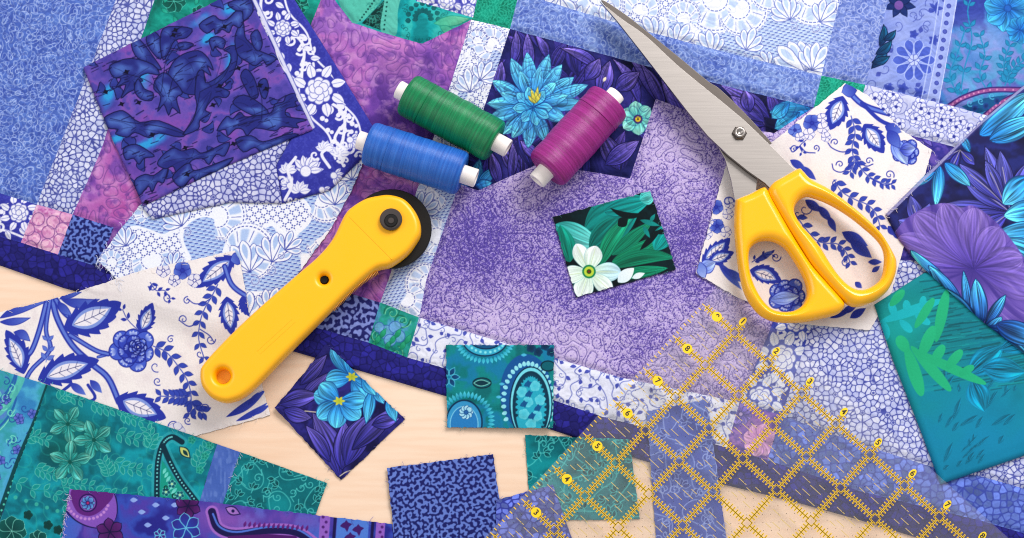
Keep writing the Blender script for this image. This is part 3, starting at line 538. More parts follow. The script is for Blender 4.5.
def D_acanthus(c):
    P_multi(c, ('#5048a2', '#5f50ae', '#7058b4', '#8058b2', '#564ca8'), 20, 5, 2.8)
    n = fbm(c.X, c.Y, 13, 77, 3); cy = 0
    for (x, y, rx, ry) in ((108, 94, 10, 13), (148, 142, 24, 8), (118, 137, 12, 6), (200, 20, 12, 7), (232, 6, 12, 8), (143, 82, 8, 16), (207, 38, 9, 6), (232, 60, 8, 20)): cy = np.maximum(cy, np.exp(-(((c.X - x) / rx)**2 + ((c.Y - y + .42*(c.X - x)) / ry)**2)))
    c.img = mix_i(c.img, '#3f7fcc', sm(.45, .8, cy * .75 + n * .55) * .8); c.img = mix_i(c.img, '#38a2dc', sm(.72, .95, cy * .75 + n * .55))
    c.img = mix_i(c.img, '#8c4fb0', sm(.56, .72, fbm(c.X, c.Y, 20, 31)) * .45)
    R = np.random.RandomState(6); dk, lt, ed = '#2c3284', '#5270bc', '#131448'
    G = ((180,75,168,100,184,132,206,150,212,112,197,85), (210,74,235,66,286,72,272,95,242,102,226,132,212,152,204,112), (130,104,150,98,190,148,207,178,170,162,140,140),
     (76,166,130,148,186,164,202,190,172,186,152,196,160,206,138,212,140,226,122,236,104,250,116,216,92,222,104,200,84,196), (224,194,236,160,262,138,302,128,328,148,342,180,326,168,336,194,316,182,322,208,302,192,296,206,322,226,302,242,268,238,244,216),
     (194,200,214,184,236,200,262,236,246,250,256,290,236,274,226,294,214,266,198,284,206,246,188,226), (148,200,164,226,186,236,182,256,154,252,138,228),
     (58,302,100,282,122,290,152,312,202,308,268,340,256,352,202,340,176,352,140,338,120,350,90,342,96,330,70,326), (264,346,290,310,300,270,294,240,300,186,316,180,322,212,352,200,382,170,386,140,368,128,398,118,404,150,392,192,362,222,384,236,374,252,346,250,322,282,334,292,308,310,304,332),
     (412,196,426,178,446,200,458,244,442,254,424,226), (392,262,420,244,462,266,484,292,450,298,414,282), (458,212,476,202,484,226,476,254,464,244),
     (352,336,376,300,392,306,410,288,424,300,450,298,490,290,500,268,522,262,530,246,562,238,578,250,552,262,556,274,530,280,532,300,582,308,556,318,560,330,520,326,500,338,450,330,430,350,418,334,400,332,380,350,374,334),
     (398,92,418,56,424,96,440,114,466,134,504,150,480,168,470,156,450,170,430,160,404,140), (438,92,456,78,468,110,460,132,446,122), (304,62,340,38,356,48,376,48,402,26,424,40,410,72,392,64,382,84,364,74,346,86,342,72,324,84), (378,6,432,-6,444,30,420,54,416,30,398,26),
     (138,462,166,446,190,450,226,428,216,470,200,468,186,494,176,478,150,502), (198,420,216,394,242,380,262,388,292,382,310,394,332,388,384,366,372,402,350,398,332,424,316,408,290,412,276,428,250,444,240,428,220,434), (238,458,262,430,282,420,290,436,302,438,332,428,394,406,372,432,350,452,336,444,300,468,290,456,262,482),
     (500,60,520,30,548,52,540,90,520,80,512,100), (520,110,545,100,572,130,560,160,540,150,530,170), (400,360,440,350,470,366,520,350,560,346,540,372,500,378,470,396,450,380,420,392), (110,380,140,368,172,384,190,400,164,404,150,420,136,404,116,408), (330,100,352,92,372,104,366,126,346,118,340,130), (250,110,270,106,290,112,276,124,256,126))
    for k in range(70):      # small curled leaves between the large ones
        x, y, an = R.uniform(86, 312), R.uniform(0, 205), R.rand() * 6.28; l = R.uniform(9, 17); c.leaf(x, y, x + l*math.cos(an), y + l*math.sin(an), l*.3, '#3f50a6', '#30348a', bend=R.choice([-1, 1]) * .55, edge=ed, ew=.8, pk=.6, pw=.6); c.stroke([(x, y), (x + l*.7*math.cos(an), y + l*.7*math.sin(an))], .6, ed, .6)
    for i, g in enumerate(G): P = np.array(g, float).reshape(-1, 2) / 2.5625 + (80, 0); c.fillg(smooth(P, True, 3), dk, lt, ed, 6, .9, i); m_ = P.mean(0); [c.stroke([m_ + (q - m_) * .15, m_ + (q - m_) * .5 + (1, -1), m_ + (q - m_) * .82], .65, ed, .5) for q in P[::2]]
    for pts in ([(152, 76), (160, 92), (163, 74), (166, 60), (176, 44)], [(163, 96), (150, 82), (128, 74), (116, 78)], [(168, 96), (174, 76), (190, 62), (206, 62)], [(184, 134), (196, 112), (200, 92)], [(184, 134), (160, 126), (130, 122), (110, 118)], [(200, 92), (222, 80), (232, 60)], [(262, 120), (262, 100), (258, 84)], [(240, 122), (262, 112), (290, 102)]): c.stroke(pts, .8, ed, .7)
    for k in range(460):
        x, y = R.uniform(80, 320), R.uniform(-20, 215); l = R.uniform(2, 9); an = -.42 + R.normal(0, .1)
        c.stroke([(x, y), (x + l*math.cos(an), y + l*math.sin(an))], R.uniform(.6, 1.4), '#17144a', .7, sm_=False)
        if k % 14 == 0: c.leaf(x - 1, y - 2.4, x + 2, y + 2.4, 1.6, '#0d0b30'); c.leaf(x + 3.6, y - 1.6, x - 3.6, y + 1.6, 1.0, '#0d0b30')
def D_tealmain(c):
    P_multi(c, ('#066874', '#0c8ea0', '#14a2b0', '#087888', '#0e92a2'), 42, 9, 2.4)
    for (x, y) in ((66, 420), (92, 436), (72, 452), (56, 446)): c.glow(x, y, 18, 15, 0, '#075850', .5)
    c.img = mix_i(c.img, '#3fb4aa', np.exp(-(linedist(waves(c.X, c.Y, 26, 19, 22) - .6) / .6)**2) * .45); c.img = mix_i(c.img, '#05585a', sm(.55, .8, fbm(c.X, c.Y, 12, 66)) * .35)
    for pts in ([(115, 432), (128, 437), (140, 440), (158, 442)], [(120, 412), (132, 418), (150, 424)], [(90, 402), (104, 408), (118, 410)], [(196, 470), (200, 458), (206, 448)], [(60, 488), (74, 484), (90, 486)], [(24, 440), (34, 436), (46, 440)], [(112, 460), (128, 468), (148, 470)], [(14, 480), (34, 490), (52, 492), (66, 505)], [(58, 402), (66, 396), (80, 400)], [(92, 490), (110, 495), (140, 492)], [(110, 478), (108, 470), (104, 462)], [(34, 466), (46, 472), (62, 476)], [(148, 450), (152, 440), (148, 430)]):
        fern(c, pts, 9.5, '#139a98', 5, .3, 1.0, '#8fd8c4')
    for (x, y, r, a) in ((68, 424, 20, .2), (94, 440, 21, .6), (70, 462, 22, 1.0)): flower(c, x, y, r, 5, '#0c7474', '#7cc6b4', a, '#085450', None, .2, .95, .27, .6, vein='#9ad8c6', streak=.6, a=.72)
    for (x, y, r, a) in ((68, 424, 11, .8), (94, 440, 12, 1.2), (70, 462, 12, 1.6)): flower(c, x, y, r, 5, '#0c7a78', '#4fa89c', a, '#085450', None, .2, .95, .25, .5, streak=.5, a=.7); c.dot(x, y, 2, '#0a5f58')
    for k in range(12): c.dot(10 + k * 10.5 - 5, 494 + k * 3.4, 2., '#4fc0ac', .8); 
    for (x, y, r) in ((12, 531, 15), (38, 540, 10)): flower(c, x, y, r, 7, '#0a4a4a', '#0e6460', .2, '#8fd8c8', None)
    for (x, y) in ((28, 515), (48, 525), (58, 530)): flower(c, x, y, 5, 5, '#08403f', '#0a4f4c', 0, None, None)
    # paisley outline
    o = [(182, 442), (172, 437), (163, 444), (158, 462), (157, 485), (157, 510)]; i2 = [(163, 446), (170, 462), (180, 480), (192, 496), (204, 512)]
    for pts in (o, i2): c.stroke(pts, 11, '#49b9c4', .55)
    c.fill([(162, 460), (180, 486), (196, 510), (158, 512)], '#17a08e')
    for pts in (o, i2):
        c.stroke(pts, 5.5, '#0a3a4c'); q = smooth(pts, n=6)
        for k in range(6, len(q)): c.dot(q[k][0], q[k][1], .9, '#7fd8d8')
    for k in range(9): c.leaf(166 + k*2.2, 468 + k*4, 163 + k*1.6, 474 + k*4, 1.6, '#5fd0c8', '#8fe0d4')
    for (x, y) in ((172, 484), (180, 495), (166, 492)): flower(c, x, y, 4.5, 5, '#0a4f60', '#0f6f80', x, '#8fe0d4', '#d6dc90', .25, ew=.6)
    c.leaf(180, 447, 190, 458, 4, '#c9d27a', '#d6dc90', edge='#0a3a4c', ew=1.2); c.leaf(183, 450, 188, 456, 1.8, '#0a4a4c', '#0a3a4c')
    for (x, y) in ((168, 490), (176, 498), (166, 502)): c.curl(x, y, 3, 1, 1, 1.1, '#07302f')
    for (x, y) in ((205, 456), (200, 470), (192, 440), (210, 445)): flower(c, x, y, 4, 5, '#0f7f74', '#1fa294', 0, '#4fc0ac', None)
def D_tealleft(c):
    P_multi(c, ('#3f8fc8', '#57b2d6', '#3fa6b0', '#5f8fd0'), 26, 3)
    for off in (0, 7, 26): c.stroke([(-30, 420 + off), (0, 400 + off), (14, 380 + off), (18, 360 + off)], 2.2, '#2f6fb4'); c.stroke([(-30, 424 + off), (0, 404 + off), (15, 384 + off)], 1, '#8fe0c8')
    c.stroke([(-20, 425), (4, 408), (20, 384), (24, 366)], 7, '#63c8b4', .8)
    R = np.random.RandomState(9)
    for k in range(46):
        x, y = R.uniform(-20, 44), R.uniform(372, 520); an = R.rand()*6
        c.curl(x, y, 4.5, an, 1., 1., '#2b57a8' if k % 2 else '#7fe0d0'); 
        if k % 3 == 0: flower(c, x + 4, y + 3, 5, 5, '#4a5fc4', '#7f86d8', an, '#26468c', None)
    c.stroke([(49, 385), (36, 420), (18, 462), (-6, 530)], 5.5, '#0b4f56')
    for q in np.linspace(0, 1, 24): c.dot(49 - 52*q, 387 + 135*q, 1.1, '#5fd0b8')
def D_bluestripe(c): P_flat(c, '#5f7cc8', '#4a6ab8', 12, 6); c.img = mix_i(c.img, '#86a0dc', sm(.55, .8, vnoise(c.X, c.Y * .3, 2, 5)) * .4)
def D_tealsmall(c): P_tealvine(c, 14, '#08707a', '#0f929a', '#58c2c0', '#07484e', 15)
def D_tealscrap(c): P_tealvine(c, 22, '#066c76', '#0e98a0', '#5ccac8', '#064e54', 16)
def D_purplepaisley(c):
    P_multi(c, ('#2f2f94', '#3f58bc', '#5a48b0', '#3a3aa4', '#4a6fcc'), 36, 7, 2.4)
    c.glow(230, 520, 40, 18, .2, '#9a62bc', .8); c.glow(95, 530, 20, 10, 0, '#8a58b8', .5); c.glow(300, 520, 40, 10, .1, '#8a5ab8', .6)
    c.leaf(70, 478, 112, 524, 25, '#9a6ac8', '#8a5abf', pw=.5, edge='#1f1858', ew=1.4); c.fill(smooth([(73, 489), (112, 492), (104, 508), (90, 516), (76, 510)], True), '#6a2a86'); c.dot(88, 503, 8.5, '#8f62c0', 1, '#331560', 1.4); flower(c, 88, 503, 7, 8, '#3a56b0', '#6fb2e0', 0, '#2a1560', '#b0307a', .25)
    for k in range(14): an = .3 + k * .2; c.dot(88 + 21*math.cos(an), 500 + 19*math.sin(an), 1.5, '#c58fd8')
    for (x, y) in ((142, 512), (156, 505), (166, 518), (148, 525), (134, 500), (175, 505)): c.leaf(x - 4, y, x + 4, y, 2.4, '#8fa8e8', '#a0b8f0', pw=1.2)
    for (x, y, r, c0, c1, e) in ((188, 506, 13, '#3a1050', '#6a2a80', '#1b1048'), (186, 528, 15, '#2f4fb4', '#3a2f90', '#6fc4e4'), (110, 532, 14, '#4a1a60', '#6a2a80', '#1b1048'), (160, 535, 6, '#3a2f90', '#5a2f90', '#6fc4e4')): flower(c, x, y, r, 6, c0, c1, .4, e, None, .2, .8, .34, 1.1)
    pts = [(212, 512), (218, 528), (236, 534), (268, 530), (296, 532), (316, 545)]
    c.stroke(pts, 13, '#a873cc'); c.stroke(pts, 8, '#1f1858'); c.stroke([(213, 514), (220, 527), (237, 532), (268, 527), (296, 529), (316, 541)], 2, '#5a7fd8'); c.fill([(228, 536), (268, 534), (296, 536), (310, 560), (226, 560)], '#5a1f74')
    for q in np.linspace(0, 1, 14): c.leaf(244 + 62*q, 527 + 4*q, 244 + 62*q + 2, 521 + 4*q, 1.4, '#5a1f74', '#7a2f90')
    c.leaf(226, 508, 240, 514, 4, '#b488d0', '#a070c4', edge='#1f1858', ew=1.2); c.dot(233, 511, 1.6, '#1f1858')
    for x, col, w in ((324, '#9a6ac8', 10), (334, '#1f1858', 3), (352, '#5a86d8', 32), (372, '#1f1858', 3), (380, '#9a6ac8', 9)): c.stroke([(x + 2, 505), (x - 2, 560)], w, col, sm_=False)
    for q in range(6): c.dot(323 + (q % 2) * 3, 517 + q*5, 1.5, '#5a2a80'); c.dot(380 + (q % 2)*2, 522 + q*5, 1.5, '#5a2a80')
    for (x, y) in ((346, 526), (358, 530), (350, 538)): c.leaf(x - 6, y, x + 6, y - 2, 3, '#4a1f74', '#4a1f74'); c.leaf(x, y - 6, x + 1, y + 6, 2.4, '#4a1f74', '#4a1f74')
def D_flowersq(c):
    P_multi(c, ('#18164c', '#28266e', '#36328a', '#201e60'), 18, 4); R = np.random.RandomState(2)
    for (x0, y0, x1, y1, w, b) in ((300, 405, 330, 372, 8, 0), (280, 405, 320, 395, 9, -.1), (284, 410, 312, 418, 8, .1), (340, 478, 312, 412, 13, .1), (342, 470, 345, 420, 10, 0), (346, 466, 372, 412, 13, -.1), (352, 450, 398, 405, 9, 0), (330, 462, 305, 425, 7, .1), (300, 385, 328, 355, 7, 0), (372, 425, 400, 418, 7, 0)): c.leaf(x0, y0, x1, y1, w, '#2a2878', '#7064b8', bend=b, edge='#161448', streak=.6, seed=int(x1) % 40)
    for pts in ([(305, 411), (318, 412), (326, 409)], [(340, 476), (346, 472), (354, 470)]): c.stroke(pts, 1, '#d8cdb8')
    def bl(cx, cy, tips, w):
        for i, (x, y) in enumerate(tips): c.leaf(cx, cy, x, y, w, '#1f6fb8', '#62c4e8', edge='#1a4f98', ew=.7, streak=.45, pk=.62, pw=.55, seed=i + int(cx))
        for i in range(6): an = i * 1.05; c.leaf(cx, cy, cx + 6.5*math.cos(an), cy + 5*math.sin(an), 1.4, '#b8c23a', '#e4e05a')
    bl(352, 377, ((334, 346), (352, 352), (326, 380), (366, 398), (372, 380)), 9.5); bl(339, 401, ((314, 394), (318, 418), (336, 428), (360, 418), (366, 400), (320, 384)), 9.5)
    for i, (x0, y0, x1, y1) in enumerate(((372, 390, 366, 424), (376, 388, 384, 404), (388, 398, 396, 422), (362, 378, 376, 396))): c.leaf(x0, y0, x1, y1, 6, '#2a84c4', '#66c8ea', edge='#1a4f98', streak=.4, seed=i + 80)
def D_paisleysq(c):
    P_multi(c, ('#0c7478', '#128f90', '#1a86ae', '#0c8084'), 24, 6, 2.2)
    def fringe(x, y, rx, ry, a0, a1, n, col, l=6):
        for k in range(n):
            an = a0 + (a1 - a0) * k / (n - 1); px, py = x + rx*math.cos(an), y + ry*math.sin(an); c.leaf(px, py, px + l*math.cos(an), py + l*math.sin(an), 1.6, col, '#5fd4e4')
    def ell(x, y, rx, ry, col, a=1, edge=None, ew=1):
        t = np.linspace(0, 6.283, 40, endpoint=False); c.fill(np.c_[x + rx*np.cos(t), y + ry*np.sin(t)], col, a, edge, ew)
    fringe(485, 340, 24, 18, .1, 3., 20, '#2fa8c8'); ell(485, 338, 23, 18, '#3fb2d0', 1, '#0a3a5c', 1.4); ell(486, 336, 18, 13, '#1a5f8c', 1, '#0a3050', 1.2)
    for k in range(12): an = .1 + k * .25; c.dot(486 + 20*math.cos(an), 337 + 15.5*math.sin(an), 1.3, '#8fe4ec')
    ell(487, 335, 11, 8, '#2a8f9a', 1, '#0a3050')
    fringe(466, 420, 22, 22, -3.4, .3, 26, '#2fa8c8', 7); ell(464, 422, 18, 22, '#3f9fd0', 1, '#0a3a5c', 1.6); ell(464, 424, 14, 18, '#2f86c4', 1, '#8fd4ec', .8); flower(c, 466, 412, 7, 9, '#8fd0ec', '#bfe8f4', 0, '#1a4f8c', '#2f6fb0', .3)
    ell(526, 392, 26, 38, '#1a5fa0', 1); 
    for k in range(26): an = -3.6 + k * .17; px, py = 528 + 22*math.cos(an), 402 + 36*math.sin(an); c.leaf(px, py, px + 5*math.cos(an), py + 5*math.sin(an), 2, '#8fe0ec', '#a9e8f0', pw=.5)
    ell(531, 404, 21, 37, '#7fdcea', 1, '#0a2f50', 1.2); ell(531, 406, 18.5, 35, '#0a3f58'); ell(531, 408, 15.5, 33, '#2fb0c8')
    for k in range(30): an = -3.4 + k * .17; c.leaf(531 + 17*math.cos(an), 407 + 34*math.sin(an), 531 + 13*math.cos(an), 407 + 30*math.sin(an), 1.6, '#0a3f58', '#0a4f68')
    for (x, y) in ((522, 392), (535, 386), (528, 402), (540, 400), (524, 414), (537, 416), (531, 424)): flower(c, x, y, 5.5, 5, '#4fc4d8', '#6fd4e2', x, None, None, pw=.6, wd=.5)
    for (x, y) in ((529, 394), (538, 408), (524, 404), (532, 416), (528, 384)): c.leaf(x - 4, y + 2, x + 4, y - 2, 2.4, '#145f94', '#1a6fa4'); c.leaf(x, y - 4, x + 1, y + 4, 1.8, '#145f94', '#145f94')
    ell(482, 383, 9, 5, '#0c6a78', 1, '#0a2f40', 1.2); c.leaf(474, 383, 490, 383, 3, '#0a3f50', '#0a3f50', edge='#8fd8c8'); ell(548, 366, 7, 5, '#0c6a78', 1, '#0a2f40', 1.2)
    for k in range(6): an = k * 1.05; c.leaf(449 + 2*math.cos(an), 377 + 2*math.sin(an), 449 + 11*math.cos(an), 377 + 11*math.sin(an), 2.6, '#0a3f6c', '#145f94', edge='#5fc4dc')
    for (x, y) in ((531, 348), (538, 352), (545, 346), (551, 352)): flower(c, x, y, 5, 5, '#0a2f50', '#0f4f78', 0, None, None)
    for (x, y) in ((502, 384), (499, 397), (524, 355)): c.leaf(x - 3, y, x + 3, y, 1.5, '#4fb8dc', '#5fc4e4')
def D_bluescrap(c): P_crackle(c, 31, 6, '#6f7fd2', '#39409c', .9, .5, .9)
def D_bluevine(c): P_tealvine(c, 33, '#4a5cb4', '#647ac8', '#a4b6ee', '#34449c', 17)
def D_daffodil(c):
    P_multi(c, ('#081c22', '#0a2a30', '#06161c'), 16, 3)
    T = ((585, 232, 640, 205, 22, 0), (555, 225, 600, 245, 13, .1), (590, 250, 622, 215, 12, 0), (570, 262, 560, 225, 10, 0), (604, 212, 650, 200, 12, 0), (612, 262, 666, 235, 9, .1), (600, 266, 632, 216, 8, -.15), (610, 268, 676, 258, 8, -.2), (655, 250, 672, 222, 10, 0), (640, 200, 655, 194, 8, 0), (612, 255, 652, 222, 7, 0), (615, 276, 668, 268, 6, 0))
    c0 = (('#0f7f7a', '#159690'), ('#2fa09c', '#7fd4d0'), ('#0c6f68', '#14887e'), ('#0c7a6a', '#14907e'), ('#0f8886', '#17a09c'), ('#0e7a5a', '#1a9a74'), ('#0e7a5a', '#23a07e'), ('#0c6f54', '#159070'), ('#11908c', '#17a09c'), ('#3fb4b0', '#7fd8d4'), ('#0c7058', '#1a9472'), ('#0e7a5a', '#159070'))
    for a, (p, q) in zip(T, c0): c.leaf(*a[:5], p, q, bend=a[5], streak=.35, vein=None, pw=.8, seed=int(a[0]) % 30)
    for a in ((610, 208, 648, 212, 3.2, .3), (618, 226, 628, 218, 5, 0), (652, 232, 676, 226, 2.5, .2), (640, 250, 662, 228, 3, 0)): c.leaf(*a[:5], '#081c20', '#0a2226', bend=a[5])
    for a in ((640, 220, 660, 226, 2.6), (643, 226, 650, 238, 2.2), (650, 222, 655, 214, 2)): c.leaf(*a, '#0f7f7a', '#17a09c')
    cx, cy = 589, 271.5
    for i, (x, y, w) in enumerate(((576, 244, 8), (596, 246, 9), (621, 272, 9.5), (612, 292, 8), (580, 298, 10), (562, 276, 9))): c.leaf(cx, cy, x, y, w, '#cfe8d4', '#eef4f6' if i != 2 else '#bfe0f0', edge='#7fb8c4', ew=.5, streak=.14, pk=.62, pw=.6, vein='#cfe0b8', seed=i)
    c.leaf(618, 282, 634, 268, 6, '#dfeef4', '#eef4f6', pw=.8); c.leaf(632, 278, 645, 273, 3, '#dfeef4', '#eef4f6')
    c.dot(cx, cy, 6.8, '#1f8a5c'); c.dot(cx, cy, 5, '#c3d84a'); c.dot(cx, cy, 2.4, '#3a5a1c'); c.dot(cx, cy, 1., '#8a2a1c')
def D_tealcoral(c):
    P_multi(c, ('#087a84', '#0a90a0', '#0a8cae', '#0884a6'), 60, 4, 1.6)
    c.glow(905, 335, 55, 70, .4, '#0a9c8c', .9); c.glow(985, 425, 60, 50, 0, '#0a90b8', .8); c.glow(960, 330, 50, 30, .2, '#077a86', .6)
    R = np.random.RandomState(4)
    for k in range(240):
        x, y = R.uniform(915, 1040), R.uniform(280, 392); l = R.uniform(10, 42); c.stroke([(x, y), (x + l, y - l*R.uniform(.1, .24))], R.uniform(.6, 1.8), '#06535e' if k % 3 else '#1aa4a8', .5, sm_=False)
    for k in range(44):
        x, y = R.uniform(935, 1040), R.uniform(375, 475); l = R.uniform(6, 26); an = -1. + R.normal(0, .3); c.leaf(x, y, x + l*math.cos(an), y + l*math.sin(an), R.uniform(1.2, 3), '#07708c', '#086a86', a=.6, streak=.5)
    for (x, y, x1, y1, w) in ((968, 375, 1004, 345, 13), (982, 368, 1026, 372, 13), (972, 380, 985, 412, 12), (1000, 350, 1040, 335, 10)): c.leaf(x, y, x1, y1, w, '#08769c', '#0d98bc', streak=.6, a=.75)
    t = '#16b2bc'; k_ = dict(pw=.42, pk=.55)
    c.glow(910, 322, 30, 14, -.4, '#0fb0b4', .6)
    for (x, y, x1, y1, w) in ((880, 322, 942, 300, 5), (896, 318, 890, 302, 4), (908, 314, 906, 300, 4), (922, 308, 924, 296, 3.5), (900, 320, 912, 332, 4), (915, 314, 930, 324, 4), (884, 322, 886, 340, 5)): c.leaf(x, y, x1, y1, w, t, '#1cbcc6', **k_)
    g, g2 = '#22b080', '#28ba88'
    for (x, y, x1, y1, w) in ((936, 342, 947, 290, 5.5), (915, 328, 934, 298, 4.5), (890, 306, 904, 290, 4.5), (906, 346, 922, 396, 6.5), (911, 346, 951, 391, 5.5), (912, 350, 986, 384, 5), (920, 358, 934, 326, 6), (932, 364, 944, 345, 5), (946, 369, 962, 350, 5), (959, 375, 974, 366, 4), (908, 352, 898, 336, 6)): c.leaf(x, y, x1, y1, w, g, g2, **k_)
def D_hibiscus(c):
    P_multi(c, ('#141440', '#1d1f58', '#28307c', '#20215f'), 26, 5)
    def pf(cx, cy, tips, w, c0='#34328c', c1='#6a6cc2'):
        for i, (x, y) in enumerate(tips):
            c.leaf(cx, cy, x, y, w, c0, c1, edge='#17154a', streak=.6, pk=.55, seed=i + int(cx) % 30); c.stroke([(cx, cy), (cx + (x-cx)*.4, cy + (y-cy)*.42), (cx + (x-cx)*.75, cy + (y-cy)*.72)], .8, '#cfc4c4', .75)
    pf(1010, 212, ((938, 206), (962, 178), (985, 146), (1000, 150), (948, 223), (975, 237), (1030, 160)), 9); pf(922, 232, ((898, 220), (910, 195), (930, 203), (946, 214), (894, 232)), 8); pf(1005, 205, ((958, 163), (985, 160)), 7)
    pf(960, 150, ((935, 160), (950, 172), (975, 165)), 5, '#2a2a80', '#5052ac')
    for i, (x0, y0, x1, y1, w) in enumerate(((940, 166, 936, 206, 6.5), (945, 163, 970, 186, 6.5), (935, 172, 912, 187, 4.5), (980, 135, 1034, 92, 13), (990, 140, 1040, 118, 11), (970, 152, 960, 132, 4), (1030, 178, 1003, 204, 13), (1040, 208, 1004, 216, 11), (1050, 232, 990, 240, 14), (1050, 262, 1000, 240, 12))): c.leaf(x0, y0, x1, y1, w, '#1f70b4', '#68c6e8', edge='#143f80', streak=.75, seed=i + 11, pw=.7)
    cx, cy = 972, 270; O = smooth([(897, 238), (903, 222), (922, 209), (944, 203), (960, 208), (974, 206), (996, 222), (1014, 243), (1026, 262), (1040, 290), (1040, 322), (1010, 322), (985, 330), (955, 305), (922, 266)], True, 8)
    c.fill(O, '#7a62bc'); w = c.win(890, 198, 1045, 335)
    X, Y = c.X[w], c.Y[w]; I = inside(X, Y, O); th = np.arctan2(Y - cy, X - cx); rr = np.hypot(X - cx, Y - cy) / 78
    th2 = th + .12 * np.sin(rr * 4 + th * 3); st = .6 * vnoise(th2 * 15, rr * 1.6, 1, 3) + .4 * vnoise(th2 * 48, rr * 2.5, 1, 9); lob = np.abs(np.sin(th * 3.2 + .5))
    c.put(w, I * np.clip(.85 - 1.9 * rr, 0, .8), '#3f2f86'); c.put(w, I * sm(.5, .85, st) * .6, '#4a3894'); c.put(w, I * sm(.45, .2, st) * sm(.15, .7, rr) * .75, '#a88fd8'); c.put(w, I * sm(.34, .02, lob) * .6, '#45348e')
    for i, (x, y, wd) in enumerate(((898, 238, 14), (916, 214, 17), (944, 204, 17), (974, 208, 16), (1000, 228, 15), (1022, 258, 15), (1038, 292, 16))): c.leaf(cx, cy, x, y, wd, '#4a3894', '#a18ad4', edge='#3a2c80', ew=.6, pk=.68, pw=.5, streak=.5, a=.5, seed=i + 60)
    for i, (x0, y0, x1, y1, w_) in enumerate(((952, 302, 911, 250, 8.5), (962, 310, 928, 266, 7), (968, 318, 962, 272, 4.5), (980, 325, 974, 280, 8.5), (985, 325, 1004, 296, 5.5), (978, 330, 942, 288, 8), (985, 335, 1000, 318, 6), (985, 328, 1032, 362, 13), (995, 325, 1045, 345, 11), (975, 322, 962, 344, 7), (985, 335, 1018, 378, 10), (990, 330, 1000, 350, 6))): c.leaf(x0, y0, x1, y1, w_, '#173f88', '#52b0de', edge='#12326e', streak=.8, seed=i + 40, pw=.72)
    c.stroke([(1060, 58), (985, 119), (940, 163), (887, 215)], 3, '#aaa6cf', .85); c.stroke([(1060, 61), (985, 122), (940, 166)], .8, '#4a4690', .7)
